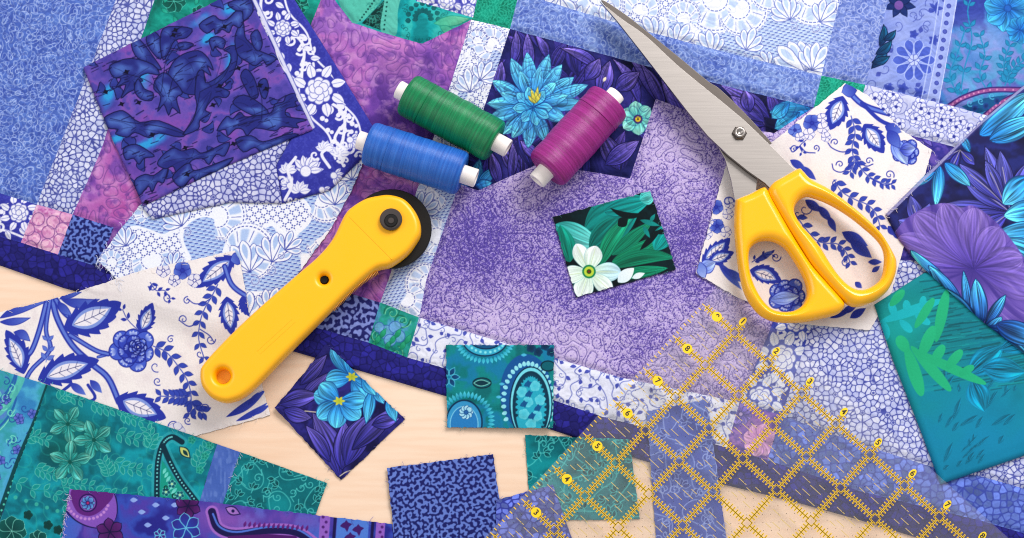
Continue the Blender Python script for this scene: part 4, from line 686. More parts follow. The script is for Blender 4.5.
# ------------------------------------------------------------------ PAINT END
# ------------------------------------------------------------------ layout of the cloths
QUILT = [  # name, label, polygon, painter
 ('sashing', 'blue swirl-print border strip', [(-40,-40),(129,-40),(115,0),(36,204),(0,193),(-40,181)], D_swirl_left),
 ('sashing', 'white and blue daisy-print strip', [(129,-40),(168,-40),(154,0),(125,80),(100,150),(72,214),(36,204),(115,0)], D_daisy_strip),
 ('cornerstone', 'blue square with white scroll flowers', [(-40,181),(0,193),(36,204),(20,242),(-40,225)], D_wf_corner),
 ('cornerstone', 'pink bubble-print square', [(36,204),(72,214),(57,254),(20,242)], D_pink),
 ('cornerstone', 'navy and blue coral-print square', [(72,214),(113,227),(97,266),(57,254)], D_verm),
 ('patch', 'mottled purple star patch', [(325,-40),(333,-40),(335,0),(352,22),(379,31),(422,43),(471,19),(388,280),(380,302),(280,272),(262,312),(97,266),(113,227),(72,214),(100,150),(125,80),(200,60),(309,28),(322,-5)], D_purple),
 ('patch', 'green patch with dark leaves', [(168,-40),(325,-40),(322,-5),(309,28),(200,60),(125,80),(154,0)], D_teal_a),
 ('patch', 'teal patch with lacy leaves', [(333,-40),(404,-40),(416,0),(473,17),(471,19),(422,43),(379,31),(352,22),(335,0)], D_teal_b),
 ('sashing', 'blue strip with white flowers at the top edge', [(404,-40),(485,-40),(473,17),(416,0)], D_wf_top),
 ('cornerstone', 'green swirl-print square', [(473,17),(485,-40),(527,-40),(510,28),(471,19)], D_green),
 ('sashing', 'blue swirl-print strip below the lace print', [(527,-40),(533,-40),(545,0),(640,29),(713,48),(822,75),(814,107),(637,63),(510,28)], D_swirl_mid),
 ('patch', 'white and blue lace-print patch', [(533,-40),(848,-40),(840,0),(822,75),(713,48),(640,29),(545,0)], D_lace_block),
 ('sashing', 'blue swirl-print strip beside the lace print', [(848,-40),(898,-40),(889,0),(866,84),(822,75),(840,0)], D_swirl_right),
 ('cornerstone', 'green square', [(822,75),(866,84),(855,120),(814,107)], D_green),
 ('sashing', 'lavender blue strip with a round flower', [(898,-40),(966,-40),(958,0),(940,102),(866,84),(889,0)], D_lavender),
 ('patch', 'blue patch with turquoise leaves', [(966,-40),(1064,-40),(1064,135),(940,102),(958,0)], D_batik),
 ('sashing', 'lilac strip with blue outlined flowers', [(866,84),(940,102),(1064,135),(1064,175),(855,120)], D_vine_top),
 ('patch', 'dark purple leaf patch', [(855,120),(1064,175),(1064,260),(838,260),(845,200)], D_darkpurple),
 ('patch', 'dark patch with a turquoise water lily', [(510,28),(637,63),(814,107),(775,132),(735,128),(656,98),(630,178),(540,163),(478,190),(459,183)], D_lily),
 ('sashing', 'white lace-print strip', [(471,19),(510,28),(459,183),(426,280),(419,317),(380,302),(388,280)], D_lace_sash),
 ('cornerstone', 'navy and blue coral-print patch beside the teal square', [(280,272),(380,302),(368,342),(262,312)], D_verm2),
 ('cornerstone', 'teal and blue scroll square', [(380,302),(419,317),(407,357),(368,342)], D_tealcorner),
 ('sashing', 'white strip with blue vines', [(419,317),(620,377),(740,402),(727,447),(604,417),(554,400),(407,357)], D_vine),
 ('patch', 'large speckled lilac patch', [(459,183),(478,190),(540,163),(630,178),(656,98),(735,128),(775,132),(814,107),(855,120),(845,200),(838,260),(775,318),(740,402),(620,377),(419,317),(426,280)], D_speckle),
 ('sashing', 'blue strip with white peonies', [(775,318),(838,260),(812,325),(782,415),(740,402)], D_wf_sash),
 ('cornerstone', 'purple flower square', [(740,402),(782,415),(768,460),(727,447)], D_purpleflower),
 ('patch', 'white and blue daisy-print patch', [(838,260),(1064,260),(1064,500),(985,477),(934,467),(860,444),(782,415),(812,325)], D_daisy_block),
 ('sashing', 'blue crackle-print strip', [(782,415),(860,444),(934,467),(985,477),(1064,500),(1064,545),(983,521),(860,491),(768,460)], D_bluecrackle),
]
QOUT = [(-40,253),(0,265),(62,287),(110,300),(180,318),(294,351),(366,372),(444,395),(500,412),(575,437),(640,459),(724,484),(790,500),(855,518),(920,538),(1000,562),(1064,580)]
QIN = [(1064,545),(983,521),(860,491),(768,460),(727,447),(604,417),(554,400),(407,357),(368,342),(262,312),(97,266),(57,254),(20,242),(-40,225)]
LACE_L=[(97,260),(118,232),(140,205),(250,130),(366,155),(352,190),(330,230),(290,285),(252,335),(240,345),(180,320),(120,284),(112,274)]
DELFT_L=[(-40,326),(0,312),(80,292),(150,270),(192,262),(236,252),(241,262),(247,295),(262,385),(270,415),(195,436),(100,420),(-40,380)]
BORDER_F=[(249,0),(247,-20),(287,-20),(295,0),(333,60),(373,126),(368,152),(330,190),(282,203),(276,165),(290,140)]
DAISY_F=[(140,205),(200,150),(276,120),(290,140),(276,165),(282,203),(230,202),(152,219)]
ACAN=[(82,66),(205,5),(247,-18),(252,2),(284,72),(313,130),(230,165),(143,206),(112,140)]
TEAL_L=[(-40,358),(0,370),(48,385),(36,420),(16,470),(-2,530),(-12,575),(-40,575)]
TEAL_M=[(48,385),(217,444),(200,500),(190,540),(180,575),(-12,575),(-2,530),(16,470),(36,420)]
BSTRIPE=[(217,444),(240,452),(222,506),(205,560),(180,575),(200,500)]
TEAL_S=[(240,452),(327,483),(314,519),(300,560),(205,560),(222,506)]
PURP=[(70,489),(200,501),(300,513),(392,524),(398,575),(55,575),(62,538)]
SQ1=[(275,408),(327,345),(405,419),(341,480)]
SQ2=[(446,345),(554,345),(553,428),(447,427)]
SQ3=[(387,468),(493,454),(506,545),(396,553)]
SQ4=[(496,500),(553,485),(585,575),(497,575)]
SQ5=[(525,435),(629,440),(640,519),(531,521)]
SQ6=[(646,412),(706,400),(730,560),(658,560)]
SQ7=[(553,217),(650,191),(676,269),(576,297)]
DELFT_R=[(845,83),(868,95),(902,130),(932,150),(924,178),(888,220),(904,245),(892,292),(870,330),(800,324),(737,297),(696,273),(712,215),(726,165),(775,140)]
TCORAL=[(875,304),(925,272),(1000,255),(1064,300),(1064,440),(1024,456),(942,484),(922,430),(895,362)]
HIB=[(985,118),(1024,85),(1064,55),(1064,385),(1024,354),(985,324),(930,275),(900,240),(886,214),(930,170)]
# ------------------------------------------------------------------ materials
def new_mat(name):
    m = bpy.data.materials.new(name); m.use_nodes = True; nt = m.node_tree
    return m, nt, nt.nodes['Principled BSDF']
def N(nt, t, **k):
    n = nt.nodes.new(t)
    for a, b in k.items(): setattr(n, a, b)
    return n
def lin(c):
    c = hx(c); return [float(v / 12.92 if v <= .04045 else ((v + .055) / 1.055) ** 2.4) for v in c] + [1]
def set_in(b, **k):
    for a, v in k.items(): b.inputs[a.replace('_', ' ')].default_value = v
def cloth_mat(name, weave=.0005, rough=.9, sheen=.03, bump=.25):
    m, nt, b = new_mat(name); L = nt.links.new
    at_ = N(nt, 'ShaderNodeAttribute', attribute_name='print'); tc = N(nt, 'ShaderNodeTexCoord')
    hs = N(nt, 'ShaderNodeMix', data_type='RGBA', blend_type='MULTIPLY'); hs.inputs[0].default_value = 1
    L(at_.outputs['Color'], hs.inputs[6])
    # woven threads: two crossed waves, slightly irregular
    mp = N(nt, 'ShaderNodeMapping'); mp.inputs['Scale'].default_value = (1, 1, 0); mp.inputs['Rotation'].default_value = (0, 0, .3); L(tc.outputs['Object'], mp.inputs[0])
    ns = N(nt, 'ShaderNodeTexNoise'); ns.inputs['Scale'].default_value = 900; ns.inputs['Detail'].default_value = 2; L(mp.outputs[0], ns.inputs[0])
    w1 = N(nt, 'ShaderNodeTexWave', wave_type='BANDS', bands_direction='X'); w2 = N(nt, 'ShaderNodeTexWave', wave_type='BANDS', bands_direction='Y')
    for w in (w1, w2): w.inputs['Scale'].default_value = .31 / weave; w.inputs['Distortion'].default_value = .6; w.inputs['Detail Scale'].default_value = 60; L(mp.outputs[0], w.inputs[0])
    mx = N(nt, 'ShaderNodeMath', operation='ADD'); L(w1.outputs['Fac'], mx.inputs[0]); L(w2.outputs['Fac'], mx.inputs[1])
    m2 = N(nt, 'ShaderNodeMath', operation='MULTIPLY_ADD'); m2.inputs[1].default_value = .35; L(mx.outputs[0], m2.inputs[0]); L(ns.outputs[0], m2.inputs[2])
    rg = N(nt, 'ShaderNodeMapRange'); rg.inputs[1].default_value = .3; rg.inputs[2].default_value = 1.3; rg.inputs[3].default_value = .86; rg.inputs[4].default_value = 1.06; L(m2.outputs[0], rg.inputs[0])
    cc = N(nt, 'ShaderNodeCombineColor'); [L(rg.outputs[0], cc.inputs[i]) for i in range(3)]; L(cc.outputs[0], hs.inputs[7])
    L(hs.outputs[2], b.inputs['Base Color'])
    bp = N(nt, 'ShaderNodeBump'); bp.inputs['Strength'].default_value = bump; bp.inputs['Distance'].default_value = .0004; L(m2.outputs[0], bp.inputs['Height']); L(bp.outputs[0], b.inputs['Normal'])
    set_in(b, Roughness=rough, Sheen_Weight=sheen, Specular_IOR_Level=.16); b.inputs['Sheen Roughness'].default_value = .5
    return m
M_CLOTH = cloth_mat('printed_cotton'); M_BATIK = cloth_mat('smooth_cotton', .0004, .75, .04, .15)
def simple(name, col, rough=.5, metal=0, spec=.5, noise=None, coat=0, bump=None):
    m, nt, b = new_mat(name); L = nt.links.new; set_in(b, Base_Color=lin(col), Roughness=rough, Metallic=metal, Specular_IOR_Level=spec, Coat_Weight=coat)
    tc = N(nt, 'ShaderNodeTexCoord')
    n = N(nt, 'ShaderNodeTexNoise'); n.inputs['Scale'].default_value = noise or 60; n.inputs['Detail'].default_value = 4; L(tc.outputs['Object'], n.inputs[0])
    r = N(nt, 'ShaderNodeMapRange'); r.inputs[3].default_value = rough * .8; r.inputs[4].default_value = rough * 1.2; L(n.outputs[0], r.inputs[0]); L(r.outputs[0], b.inputs['Roughness'])
    if bump:
        n2 = N(nt, 'ShaderNodeTexNoise'); n2.inputs['Scale'].default_value = bump[0]; n2.inputs['Detail'].default_value = 3; L(tc.outputs['Object'], n2.inputs[0])
        bp = N(nt, 'ShaderNodeBump'); bp.inputs['Strength'].default_value = bump[1]; bp.inputs['Distance'].default_value = .0003; L(n2.outputs[0], bp.inputs['Height']); L(bp.outputs[0], b.inputs['Normal'])
    return m
def wood_mat():
    m, nt, b = new_mat('pale_maple'); L = nt.links.new; tc = N(nt, 'ShaderNodeTexCoord')
    mp = N(nt, 'ShaderNodeMapping'); mp.inputs['Rotation'].default_value = (0, 0, math.radians(-22)); mp.inputs['Scale'].default_value = (2, 22, 2); L(tc.outputs['Object'], mp.inputs[0])
    n1 = N(nt, 'ShaderNodeTexNoise'); n1.inputs['Scale'].default_value = 1.6; n1.inputs['Detail'].default_value = 5; n1.inputs['Distortion'].default_value = .8; L(mp.outputs[0], n1.inputs[0])
    n2 = N(nt, 'ShaderNodeTexNoise'); n2.inputs['Scale'].default_value = 12; n2.inputs['Detail'].default_value = 6; L(mp.outputs[0], n2.inputs[0])
    mp3 = N(nt, 'ShaderNodeMapping'); mp3.inputs['Scale'].default_value = (4, 9, 4); mp3.inputs['Rotation'].default_value = (0, 0, math.radians(24)); L(tc.outputs['Object'], mp3.inputs[0])
    n3 = N(nt, 'ShaderNodeTexNoise'); n3.inputs['Scale'].default_value = 1.; n3.inputs['Detail'].default_value = 2; L(mp3.outputs[0], n3.inputs[0])
    r1 = N(nt, 'ShaderNodeValToRGB'); e = r1.color_ramp.elements; e[0].position = .32; e[0].color = lin('#e6cab2'); e[1].position = .68; e[1].color = lin('#ebd3be')
    el = r1.color_ramp.elements.new(.5); el.color = lin('#e9cfb8'); L(n1.outputs[0], r1.inputs[0])
    mx = N(nt, 'ShaderNodeMix', data_type='RGBA', blend_type='MULTIPLY'); mx.inputs[0].default_value = .28; L(r1.outputs[0], mx.inputs[6])
    r2 = N(nt, 'ShaderNodeValToRGB'); e = r2.color_ramp.elements; e[0].position = .35; e[0].color = lin('#f0dccb'); e[1].position = .6; e[1].color = (1, 1, 1, 1); L(n2.outputs[0], r2.inputs[0]); L(r2.outputs[0], mx.inputs[7])
    mx2 = N(nt, 'ShaderNodeMix', data_type='RGBA', blend_type='MULTIPLY'); mx2.inputs[0].default_value = .35; L(mx.outputs[2], mx2.inputs[6])
    r3 = N(nt, 'ShaderNodeValToRGB'); e = r3.color_ramp.elements; e[0].position = .3; e[0].color = lin('#ecd0b8'); e[1].position = .7; e[1].color = (1, 1, 1, 1); L(n3.outputs[0], r3.inputs[0]); L(r3.outputs[0], mx2.inputs[7])
    L(mx2.outputs[2], b.inputs['Base Color']); set_in(b, Roughness=.5, Specular_IOR_Level=.35)
    bp = N(nt, 'ShaderNodeBump'); bp.inputs['Strength'].default_value = .08; bp.inputs['Distance'].default_value = .0003; L(n2.outputs[0], bp.inputs['Height']); L(bp.outputs[0], b.inputs['Normal'])
    return m
# ------------------------------------------------------------------ object helpers
def P3(px, py, z): x, y = at(px, py, z * .001); return (float(x), float(y), z * .001)
def link(o, parent=None):
    COL.objects.link(o)
    if parent is not None: o.parent = parent
    return o
def tag(o, label=None, cat=None, group=None, kind=None):
    if label: o['label'] = label
    if cat: o['category'] = cat
    if group: o['group'] = group
    if kind: o['kind'] = kind
    return o
def thing(name, label, cat, loc=(0, 0, 0), group=None):
    o = bpy.data.objects.new(name, None); link(o); o.location = loc; o.empty_display_size = .02; return tag(o, label, cat, group)
def mesh_np(name, V, F, mat, parent=None, col=None, smooth_=True):
    """V (n,3) world coords, F (m,4) quads or (m,3) tris"""
    V = np.asarray(V, np.float32)
    if parent is not None: V = V - np.array(parent.location, np.float32)
    F = np.asarray(F, np.int32); k = F.shape[1]; me = bpy.data.meshes.new(name)
    me.vertices.add(len(V)); me.vertices.foreach_set('co', V.ravel())
    me.loops.add(F.size); me.loops.foreach_set('vertex_index', F.ravel())
    me.polygons.add(len(F)); me.polygons.foreach_set('loop_start', np.arange(0, F.size, k, dtype=np.int32)); me.polygons.foreach_set('loop_total', np.full(len(F), k, np.int32))
    if smooth_: me.polygons.foreach_set('use_smooth', np.ones(len(F), bool))
    me.update(calc_edges=True)
    if col is not None:
        a = me.color_attributes.new('print', 'FLOAT_COLOR', 'POINT'); c = np.ones((len(V), 4), np.float32); c[:, :3] = col; a.data.foreach_set('color', c.ravel())
    me.materials.append(mat); return link(bpy.data.objects.new(name, me), parent)
class MB:
    def __init__(s): s.v = []; s.f = []
    def add(s, V, F):
        n = len(s.v); s.v += [tuple(map(float, v)) for v in V]; s.f += [tuple(int(i) + n for i in f) for f in F]; return s
    def prism(s, pts, z0, z1):
        n = len(pts); V = [(x, y, z0) for x, y in pts] + [(x, y, z1) for x, y in pts]
        return s.add(V, [tuple(range(n - 1, -1, -1)), tuple(range(n, 2*n))] + [(i, (i+1) % n, n + (i+1) % n, n + i) for i in range(n)])
    def lathe(s, prof, c, ax, n=48):
        """prof: list of (t along axis, radius); c centre; ax unit axis"""
        ax = np.array(ax, float); ax /= np.linalg.norm(ax); a = np.cross(ax, (0, 0, 1.)); 
        if np.linalg.norm(a) < 1e-6: a = np.array((1., 0, 0))
        a /= np.linalg.norm(a); b = np.cross(ax, a); c = np.array(c, float); V = []; F = []
        for t, r in prof:
            for i in range(n): th = i * 2 * math.pi / n; V.append(c + ax*t + r*(a*math.cos(th) + b*math.sin(th)))
        for j in range(len(prof) - 1):
            for i in range(n): F.append((j*n + i, j*n + (i+1) % n, (j+1)*n + (i+1) % n, (j+1)*n + i))
        return s.add(V, F)
    def tube(s, P, r, n=6):
        P = [np.array(p, float) for p in P]; V = []; F = []
        for i, p in enumerate(P):
            t = P[min(i+1, len(P)-1)] - P[max(i-1, 0)]; t /= np.linalg.norm(t) + 1e-12; a = np.cross(t, (0, 0, 1.)); a /= np.linalg.norm(a) + 1e-12; b = np.cross(t, a)
            for k in range(n): th = k*2*math.pi/n; V.append(p + r*(a*math.cos(th) + b*math.sin(th)))
        for i in range(len(P) - 1):
            for k in range(n): F.append((i*n + k, i*n + (k+1) % n, (i+1)*n + (k+1) % n, (i+1)*n + k))
        return s.add(V, F)
    def build(s, name, mat, parent=None, smooth_=False, bevel=0, seg=2, origin=None):
        me = bpy.data.meshes.new(name); off = np.array(parent.location) if parent is not None else np.zeros(3)
        me.from_pydata([tuple(np.array(v) - off) for v in s.v], [], s.f); me.update()
        if smooth_: me.polygons.foreach_set('use_smooth', np.ones(len(me.polygons), bool))
        me.materials.append(mat); o = link(bpy.data.objects.new(name, me), parent)
        if bevel: m = o.modifiers.new('bevel', 'BEVEL'); m.width = bevel; m.segments = seg; m.limit_method = 'ANGLE'
        return o
# ------------------------------------------------------------------ stacking heights (millimetres) on a coarse raster of the layout
HX, HY = np.meshgrid(np.arange(-80, 1106, 2.), np.arange(-80, 622, 2.)); HM = np.zeros(HX.shape, np.float32)
def bil(R, X, Y):
    x = np.clip((np.asarray(X) + 80) / 2, 0, R.shape[1] - 1.01); y = np.clip((np.asarray(Y) + 80) / 2, 0, R.shape[0] - 1.01)
    i = x.astype(int); j = y.astype(int); fx = x - i; fy = y - j
    return (R[j, i]*(1-fx) + R[j, i+1]*fx)*(1-fy) + (R[j+1, i]*(1-fx) + R[j+1, i+1]*fx)*fy
def box(R, n, it=2):
    for _ in range(it):
        for ax in (0, 1):
            P = np.pad(R, [(n, n) if a == ax else (0, 0) for a in (0, 1)], mode='edge'); C = np.cumsum(P, ax, dtype=np.float64)
            C = np.concatenate([np.zeros_like(np.take(C, [0], ax)), C], ax); m = 2*n + 1
            R = ((np.take(C, range(m, C.shape[ax]), ax) - np.take(C, range(0, C.shape[ax] - m), ax)) / m).astype(np.float32)
    return R
def maxf(R, n):
    for ax in (0, 1):
        o = R.copy()
        for k in range(1, n + 1):
            for sg in (k, -k): o = np.maximum(o, np.roll(R, sg, ax))
        R = o
    return R
def drape(poly, t, gap=.25, stiff=4, wrinkle=.4, seed=0, lift=None, rnd=0):
    """height raster of a cloth laid over what is there; raises HM"""
    global HM
    m = inside(HX, HY, poly); d = segdist(HX, HY, poly, True)
    Z = box(maxf(HM, 2), stiff, 2); Z = np.maximum(Z, HM) + gap
    w = fbm(HX, HY, 70, seed, 3) - .35; Z = Z + wrinkle * 2 * np.maximum(w, 0) * np.clip(d / 14, .15, 1)
    if lift is not None: Z = Z + lift(HX, HY)
    Z = np.maximum(Z, HM + gap) + t
    HM = np.where(m, np.maximum(Z, HM), HM).astype(np.float32)
    return Z
ZQ = .0035
def grid_cloth(name, poly, painter, zmm, plane, mat, parent, thick=.45, jit=0, seed=0, round_=0, labelled=None):
    """cloth panel as a fine grid trimmed to its outline; zmm(X, Y) is the top in mm"""
    p = np.asarray(poly, float)
    if jit:
        R = np.random.RandomState(seed + 5); q = []
        for i in range(len(p)):
            a, b = p[i], p[(i+1) % len(p)]; L = np.linalg.norm(b - a); n = max(1, int(L / 2.5)); nr = np.array([-(b-a)[1], (b-a)[0]]) / (L + 1e-9)
            for k in range(n): q.append(a + (b - a)*k/n + (nr * R.normal(0, jit) if k else 0))
        p = np.array(q)
    c = Cv(p, 3); painter(c)
    I = inside(c.X, c.Y, p); K = I[:-1, :-1] | I[1:, :-1] | I[:-1, 1:] | I[1:, 1:]
    U = np.zeros(I.shape, bool); U[:-1, :-1] |= K; U[1:, :-1] |= K; U[:-1, 1:] |= K; U[1:, 1:] |= K
    X, Y = c.X.astype(np.float64).copy(), c.Y.astype(np.float64).copy(); O = U & ~I
    ox, oy = X[O], Y[O]; bd = np.full(ox.shape, 1e9); bx, by = ox.copy(), oy.copy()
    for i in range(len(p)):
        x0, y0 = p[i]; x1, y1 = p[(i+1) % len(p)]; ex, ey = x1-x0, y1-y0; L = ex*ex + ey*ey + 1e-12
        t = np.clip(((ox-x0)*ex + (oy-y0)*ey) / L, 0, 1); qx, qy = x0 + t*ex, y0 + t*ey; d = (ox-qx)**2 + (oy-qy)**2; m = d < bd
        bd = np.where(m, d, bd); bx = np.where(m, qx, bx); by = np.where(m, qy, by)
    X[O], Y[O] = bx, by
    idx = -np.ones(I.shape, np.int64); n = int(U.sum()); idx[U] = np.arange(n)
    x, y = X[U], Y[U]; z = zmm(x, y)
    if round_:
        d = segdist(x, y, np.asarray(poly, float), True); z = z - thick * (1 - np.sqrt(np.clip(1 - (1 - np.clip(d / round_, 0, 1))**2, 0, 1)))
        skirt = .15
    else: skirt = thick
    wx, wy = at(x, y, plane); V = np.c_[wx, wy, z * .001]
    F = np.c_[idx[1:, :-1][K], idx[1:, 1:][K], idx[:-1, 1:][K], idx[:-1, :-1][K]]
    # rim: grid edges that belong to one cell only
    Kp = np.pad(K, 1); h = Kp[:-1, 1:-1] != Kp[1:, 1:-1]; v = Kp[1:-1, :-1] != Kp[1:-1, 1:]
    ha, hb, hk = idx[:, :-1][h], idx[:, 1:][h], Kp[1:, 1:-1][h]; va, vb, vk = idx[:-1][v], idx[1:][v], Kp[1:-1, 1:][v]
    a = np.r_[np.where(hk, ha, hb), np.where(vk, vb, va)]; b = np.r_[np.where(hk, hb, ha), np.where(vk, va, vb)]
    rim = np.unique(np.r_[a, b]); mp = -np.ones(n, np.int64); mp[rim] = n + np.arange(len(rim))
    VL = V[rim].copy(); VL[:, 2] -= skirt * .001; F2 = np.c_[a, b, mp[b], mp[a]]
    col = c.img[U]; col = np.r_[col, col[rim] * .9]
    col = np.clip(col, 0, 1) ** 1.14; col = np.where(col <= .04045, col / 12.92, ((col + .055) / 1.055) ** 2.4)
    o = mesh_np(name, np.r_[V, VL], np.r_[F, F2], mat, parent, col * ALB)
    if labelled: o['label'] = labelled
    return o
ALB = .84     # cloth white is about 0.8 albedo
def zfun(Z): return lambda x, y: bil(Z, x, y)
def top(x, y, r=3):
    m = (np.hypot(HX - x, HY - y) <= r); return float(HM[m].max())
# ------------------------------------------------------------------ table
tb = MB().prism([(-.75, -.55), (.75, -.55), (.75, .65), (-.75, .65)], -.03, 0).build('table_top', wood_mat(), bevel=.003)
tag(tb, kind='structure')
# ------------------------------------------------------------------ quilt
QALL = np.array(QOUT + [(1064, -40), (-40, -40)], float)
LINES = [np.array(p + [p[0]], float) for _, _, p, _ in QUILT]
def stitch_relief(X, Y):
    f = waves(X, Y, 19, 61, 22, .2); gx = (waves(X + .5, Y, 19, 61, 22, .2) - f) * 2; gy = (waves(X, Y + .5, 19, 61, 22, .2) - f) * 2
    g2 = (gx * gx + gy * gy + 1e-3); return np.maximum(np.exp(-((f - .75)**2 / g2) / 2.0**2), np.exp(-((f + .75)**2 / g2) / 2.0**2))
md = segdist(HX, HY, np.array(QOUT, float)); mi = inside(HX, HY, QALL)
SE = np.full(HX.shape, 99., np.float32)
for L in LINES: SE = np.minimum(SE, segdist(HX, HY, L))
QB = 3.1 + 1.3 * (fbm(HX, HY, 120, 3, 3) - .5) + .8 * (fbm(HX, HY, 34, 8, 2) - .5) - 1.05 * np.exp(-(SE / 3.0)**2) * (.55 + .9 * vnoise(HX, HY, 7, 21)) + .25 * np.exp(-((SE - 6) / 3.5)**2) * vnoise(HX, HY, 8, 33)
QE = np.sqrt(np.clip(1 - (1 - np.clip(md / 9, 0, 1))**2, 0, 1))
HM = np.where(mi, (QB + .3) * (.25 + .75 * QE), 0).astype(np.float32)
def zquilt(x, y):
    d = segdist(x, y, np.array(QOUT, float)); e = np.sqrt(np.clip(1 - (1 - np.clip(d / 8, 0, 1))**2, 0, 1))
    return (bil(QB, x, y) - .26 * stitch_relief(x, y) + .10 * (vnoise(x, y, 5, 3) - .5)) * e + .15
quilt = thing('quilt', 'large patchwork quilt with a navy binding spread under the scissors, spools and cutter', 'quilt', (0, 0.05, 0))
for nm, lb, pl, D in QUILT: grid_cloth(nm, pl, D, zquilt, ZQ, M_CLOTH, quilt, .6, labelled=lb)
grid_cloth('binding', QOUT + QIN, D_binding, zquilt, ZQ, M_CLOTH, quilt, .05)
def D_back(c): P_flat(c, '#2a2468', '#241f5c')
S_keep = S; S = 4.0
grid_cloth('backing', [(-38, -38), (1062, -38)] + [(x, y - 6) for x, y in QOUT[::-1]], D_back, lambda x, y: np.maximum(zquilt(x, y) - 1.1, .05), ZQ, M_CLOTH, quilt, .05)
S = S_keep
# ------------------------------------------------------------------ loose cloths
def cloth(name, label, cat, panels, t=.5, group=None, jit=.28, mat=None, plane=None, seed=1, outline=None, round_=0, **kw):
    outl = outline or panels[0][2]; Z = drape(outl, t, seed=seed, **kw)
    pl = plane if plane is not None else float(np.median(Z[inside(HX, HY, outl)])) * .001
    cx, cy = np.mean(np.asarray(outl, float), 0); wx, wy = at(cx, cy, pl); th = round_ and t or .5
    if len(panels) == 1:
        nm, lb, p, D = panels[0]
        r = bpy.data.objects.new(name, None); r.location = (float(wx), float(wy), 0)
        o = grid_cloth(name, p, D, zfun(Z), pl, mat or M_CLOTH, None, th if round_ else .5, jit, seed, round_)
        v = np.empty(len(o.data.vertices) * 3, np.float32); o.data.vertices.foreach_get('co', v); v = v.reshape(-1, 3) - np.array([wx, wy, 0], np.float32); o.data.vertices.foreach_set('co', v.ravel()); o.location = (float(wx), float(wy), 0); o.data.update()
        bpy.data.objects.remove(r); return tag(o, label, cat, group)
    e = thing(name, label, cat, (float(wx), float(wy), 0), group)
    for i, (nm, lb, p, D) in enumerate(panels): grid_cloth(nm, p, D, zfun(Z), pl, mat or M_CLOTH, e, th if round_ else .5, jit, seed + i, round_, lb)
    return e
def near_edge(p0, p1, r, k):      # lifts a cloth near a line (mm)
    P = np.array([p0, p1], float)
    return lambda X, Y: k * np.exp(-(segdist(X, Y, P) / r)**2)
cloth('fabric_piece', 'white and light blue lace-print fabric between the folded purple bundle and the cutter', 'fabric', [(0, 0, LACE_L, D_lace_left)], seed=3, wrinkle=.4)
cloth('fabric_piece', 'cream fabric with blue flowers and leaves under the lower end of the cutter handle', 'fabric', [(0, 0, DELFT_L, D_delft_left)], seed=5, wrinkle=.4)
cloth('folded_fabric', 'folded strip of daisy print and blue with white flowers under the dark purple fabric', 'folded fabric', [('panel', 'white and blue daisy-print panel', DAISY_F, D_daisy_fold), ('panel', 'blue panel with white flowers', BORDER_F, D_border_fold)], outline=[(140,205),(200,100),(249,0),(247,-20),(287,-20),(295,0),(333,60),(373,126),(368,152),(330,190),(282,203),(230,202),(152,219)], t=1.6, round_=3.5, jit=.1, seed=7, wrinkle=.9)
cloth('folded_fabric', 'dark purple fabric with blue acanthus scrolls on top of the folded strip', 'folded fabric', [(0, 0, ACAN, D_acanthus)], t=1.4, round_=3, jit=.12, seed=9, wrinkle=.4)
cloth('pieced_strip', 'teal floral pieced strip with a blue stripe in the lower left corner', 'fabric strip', [('panel', 'turquoise and blue floral panel', TEAL_L, D_tealleft), ('panel', 'teal panel with pale green flowers', TEAL_M, D_tealmain), ('panel', 'plain blue stripe', BSTRIPE, D_bluestripe), ('panel', 'dark teal vine-print panel', TEAL_S, D_tealsmall)], outline=[(-40,358),(0,370),(48,385),(217,444),(240,452),(327,483),(314,519),(300,575),(-40,575)], jit=.12, seed=11, wrinkle=.6)
cloth('fabric_piece', 'purple and blue paisley fabric lying over the teal pieced strip at the bottom edge', 'fabric', [(0, 0, PURP, D_purplepaisley)], seed=13, wrinkle=.5)
G = 'small cut fabric pieces'
cloth('fabric_square', 'dark purple square with two turquoise flowers lying on the wood', 'fabric square', [(0, 0, SQ1, D_flowersq)], seed=15, wrinkle=.15, group=G, lift=near_edge((270, 404), (280, 414), 16, 1.6))
cloth('fabric_square', 'teal paisley square half on the navy quilt binding', 'fabric square', [(0, 0, SQ2, D_paisleysq)], seed=17, wrinkle=.2, stiff=9, group=G, lift=near_edge((446, 430), (556, 430), 16, 1.2))
cloth('fabric_square', 'navy square with blue coral print on the wood at the bottom edge', 'fabric square', [(0, 0, SQ3, D_verm)], seed=19, wrinkle=.2, group=G, lift=near_edge((384, 466), (392, 500), 14, 1.2))
cloth('fabric_square', 'teal vine-print square partly under the left edge of the clear ruler', 'fabric square', [(0, 0, SQ5, D_tealscrap)], seed=21, wrinkle=.15, group=G)
cloth('fabric_square', 'blue crackle-print scrap under the ruler corner beside the navy coral-print square', 'fabric square', [(0, 0, SQ4, D_bluescrap)], seed=23, wrinkle=.15, group=G)
cloth('fabric_strip', 'plain-edged blue vine-print strip lying fully under the clear ruler', 'fabric strip', [(0, 0, SQ6, D_bluevine)], seed=25, wrinkle=.15, group=G)
cloth('fabric_square', 'dark green square with a white daffodil on the speckled lilac patch', 'fabric square', [(0, 0, SQ7, D_daffodil)], seed=27, wrinkle=.15, group=G)
cloth('fabric_piece', 'cream fabric with blue flowers under the yellow scissors handles', 'fabric', [(0, 0, DELFT_R, D_delft_right)], seed=29, wrinkle=.4)
cloth('folded_fabric', 'folded turquoise fabric with green coral fronds at the right edge', 'folded fabric', [(0, 0, TCORAL, D_tealcoral)], t=2.6, round_=6, jit=0, seed=31, wrinkle=.9, mat=M_BATIK)
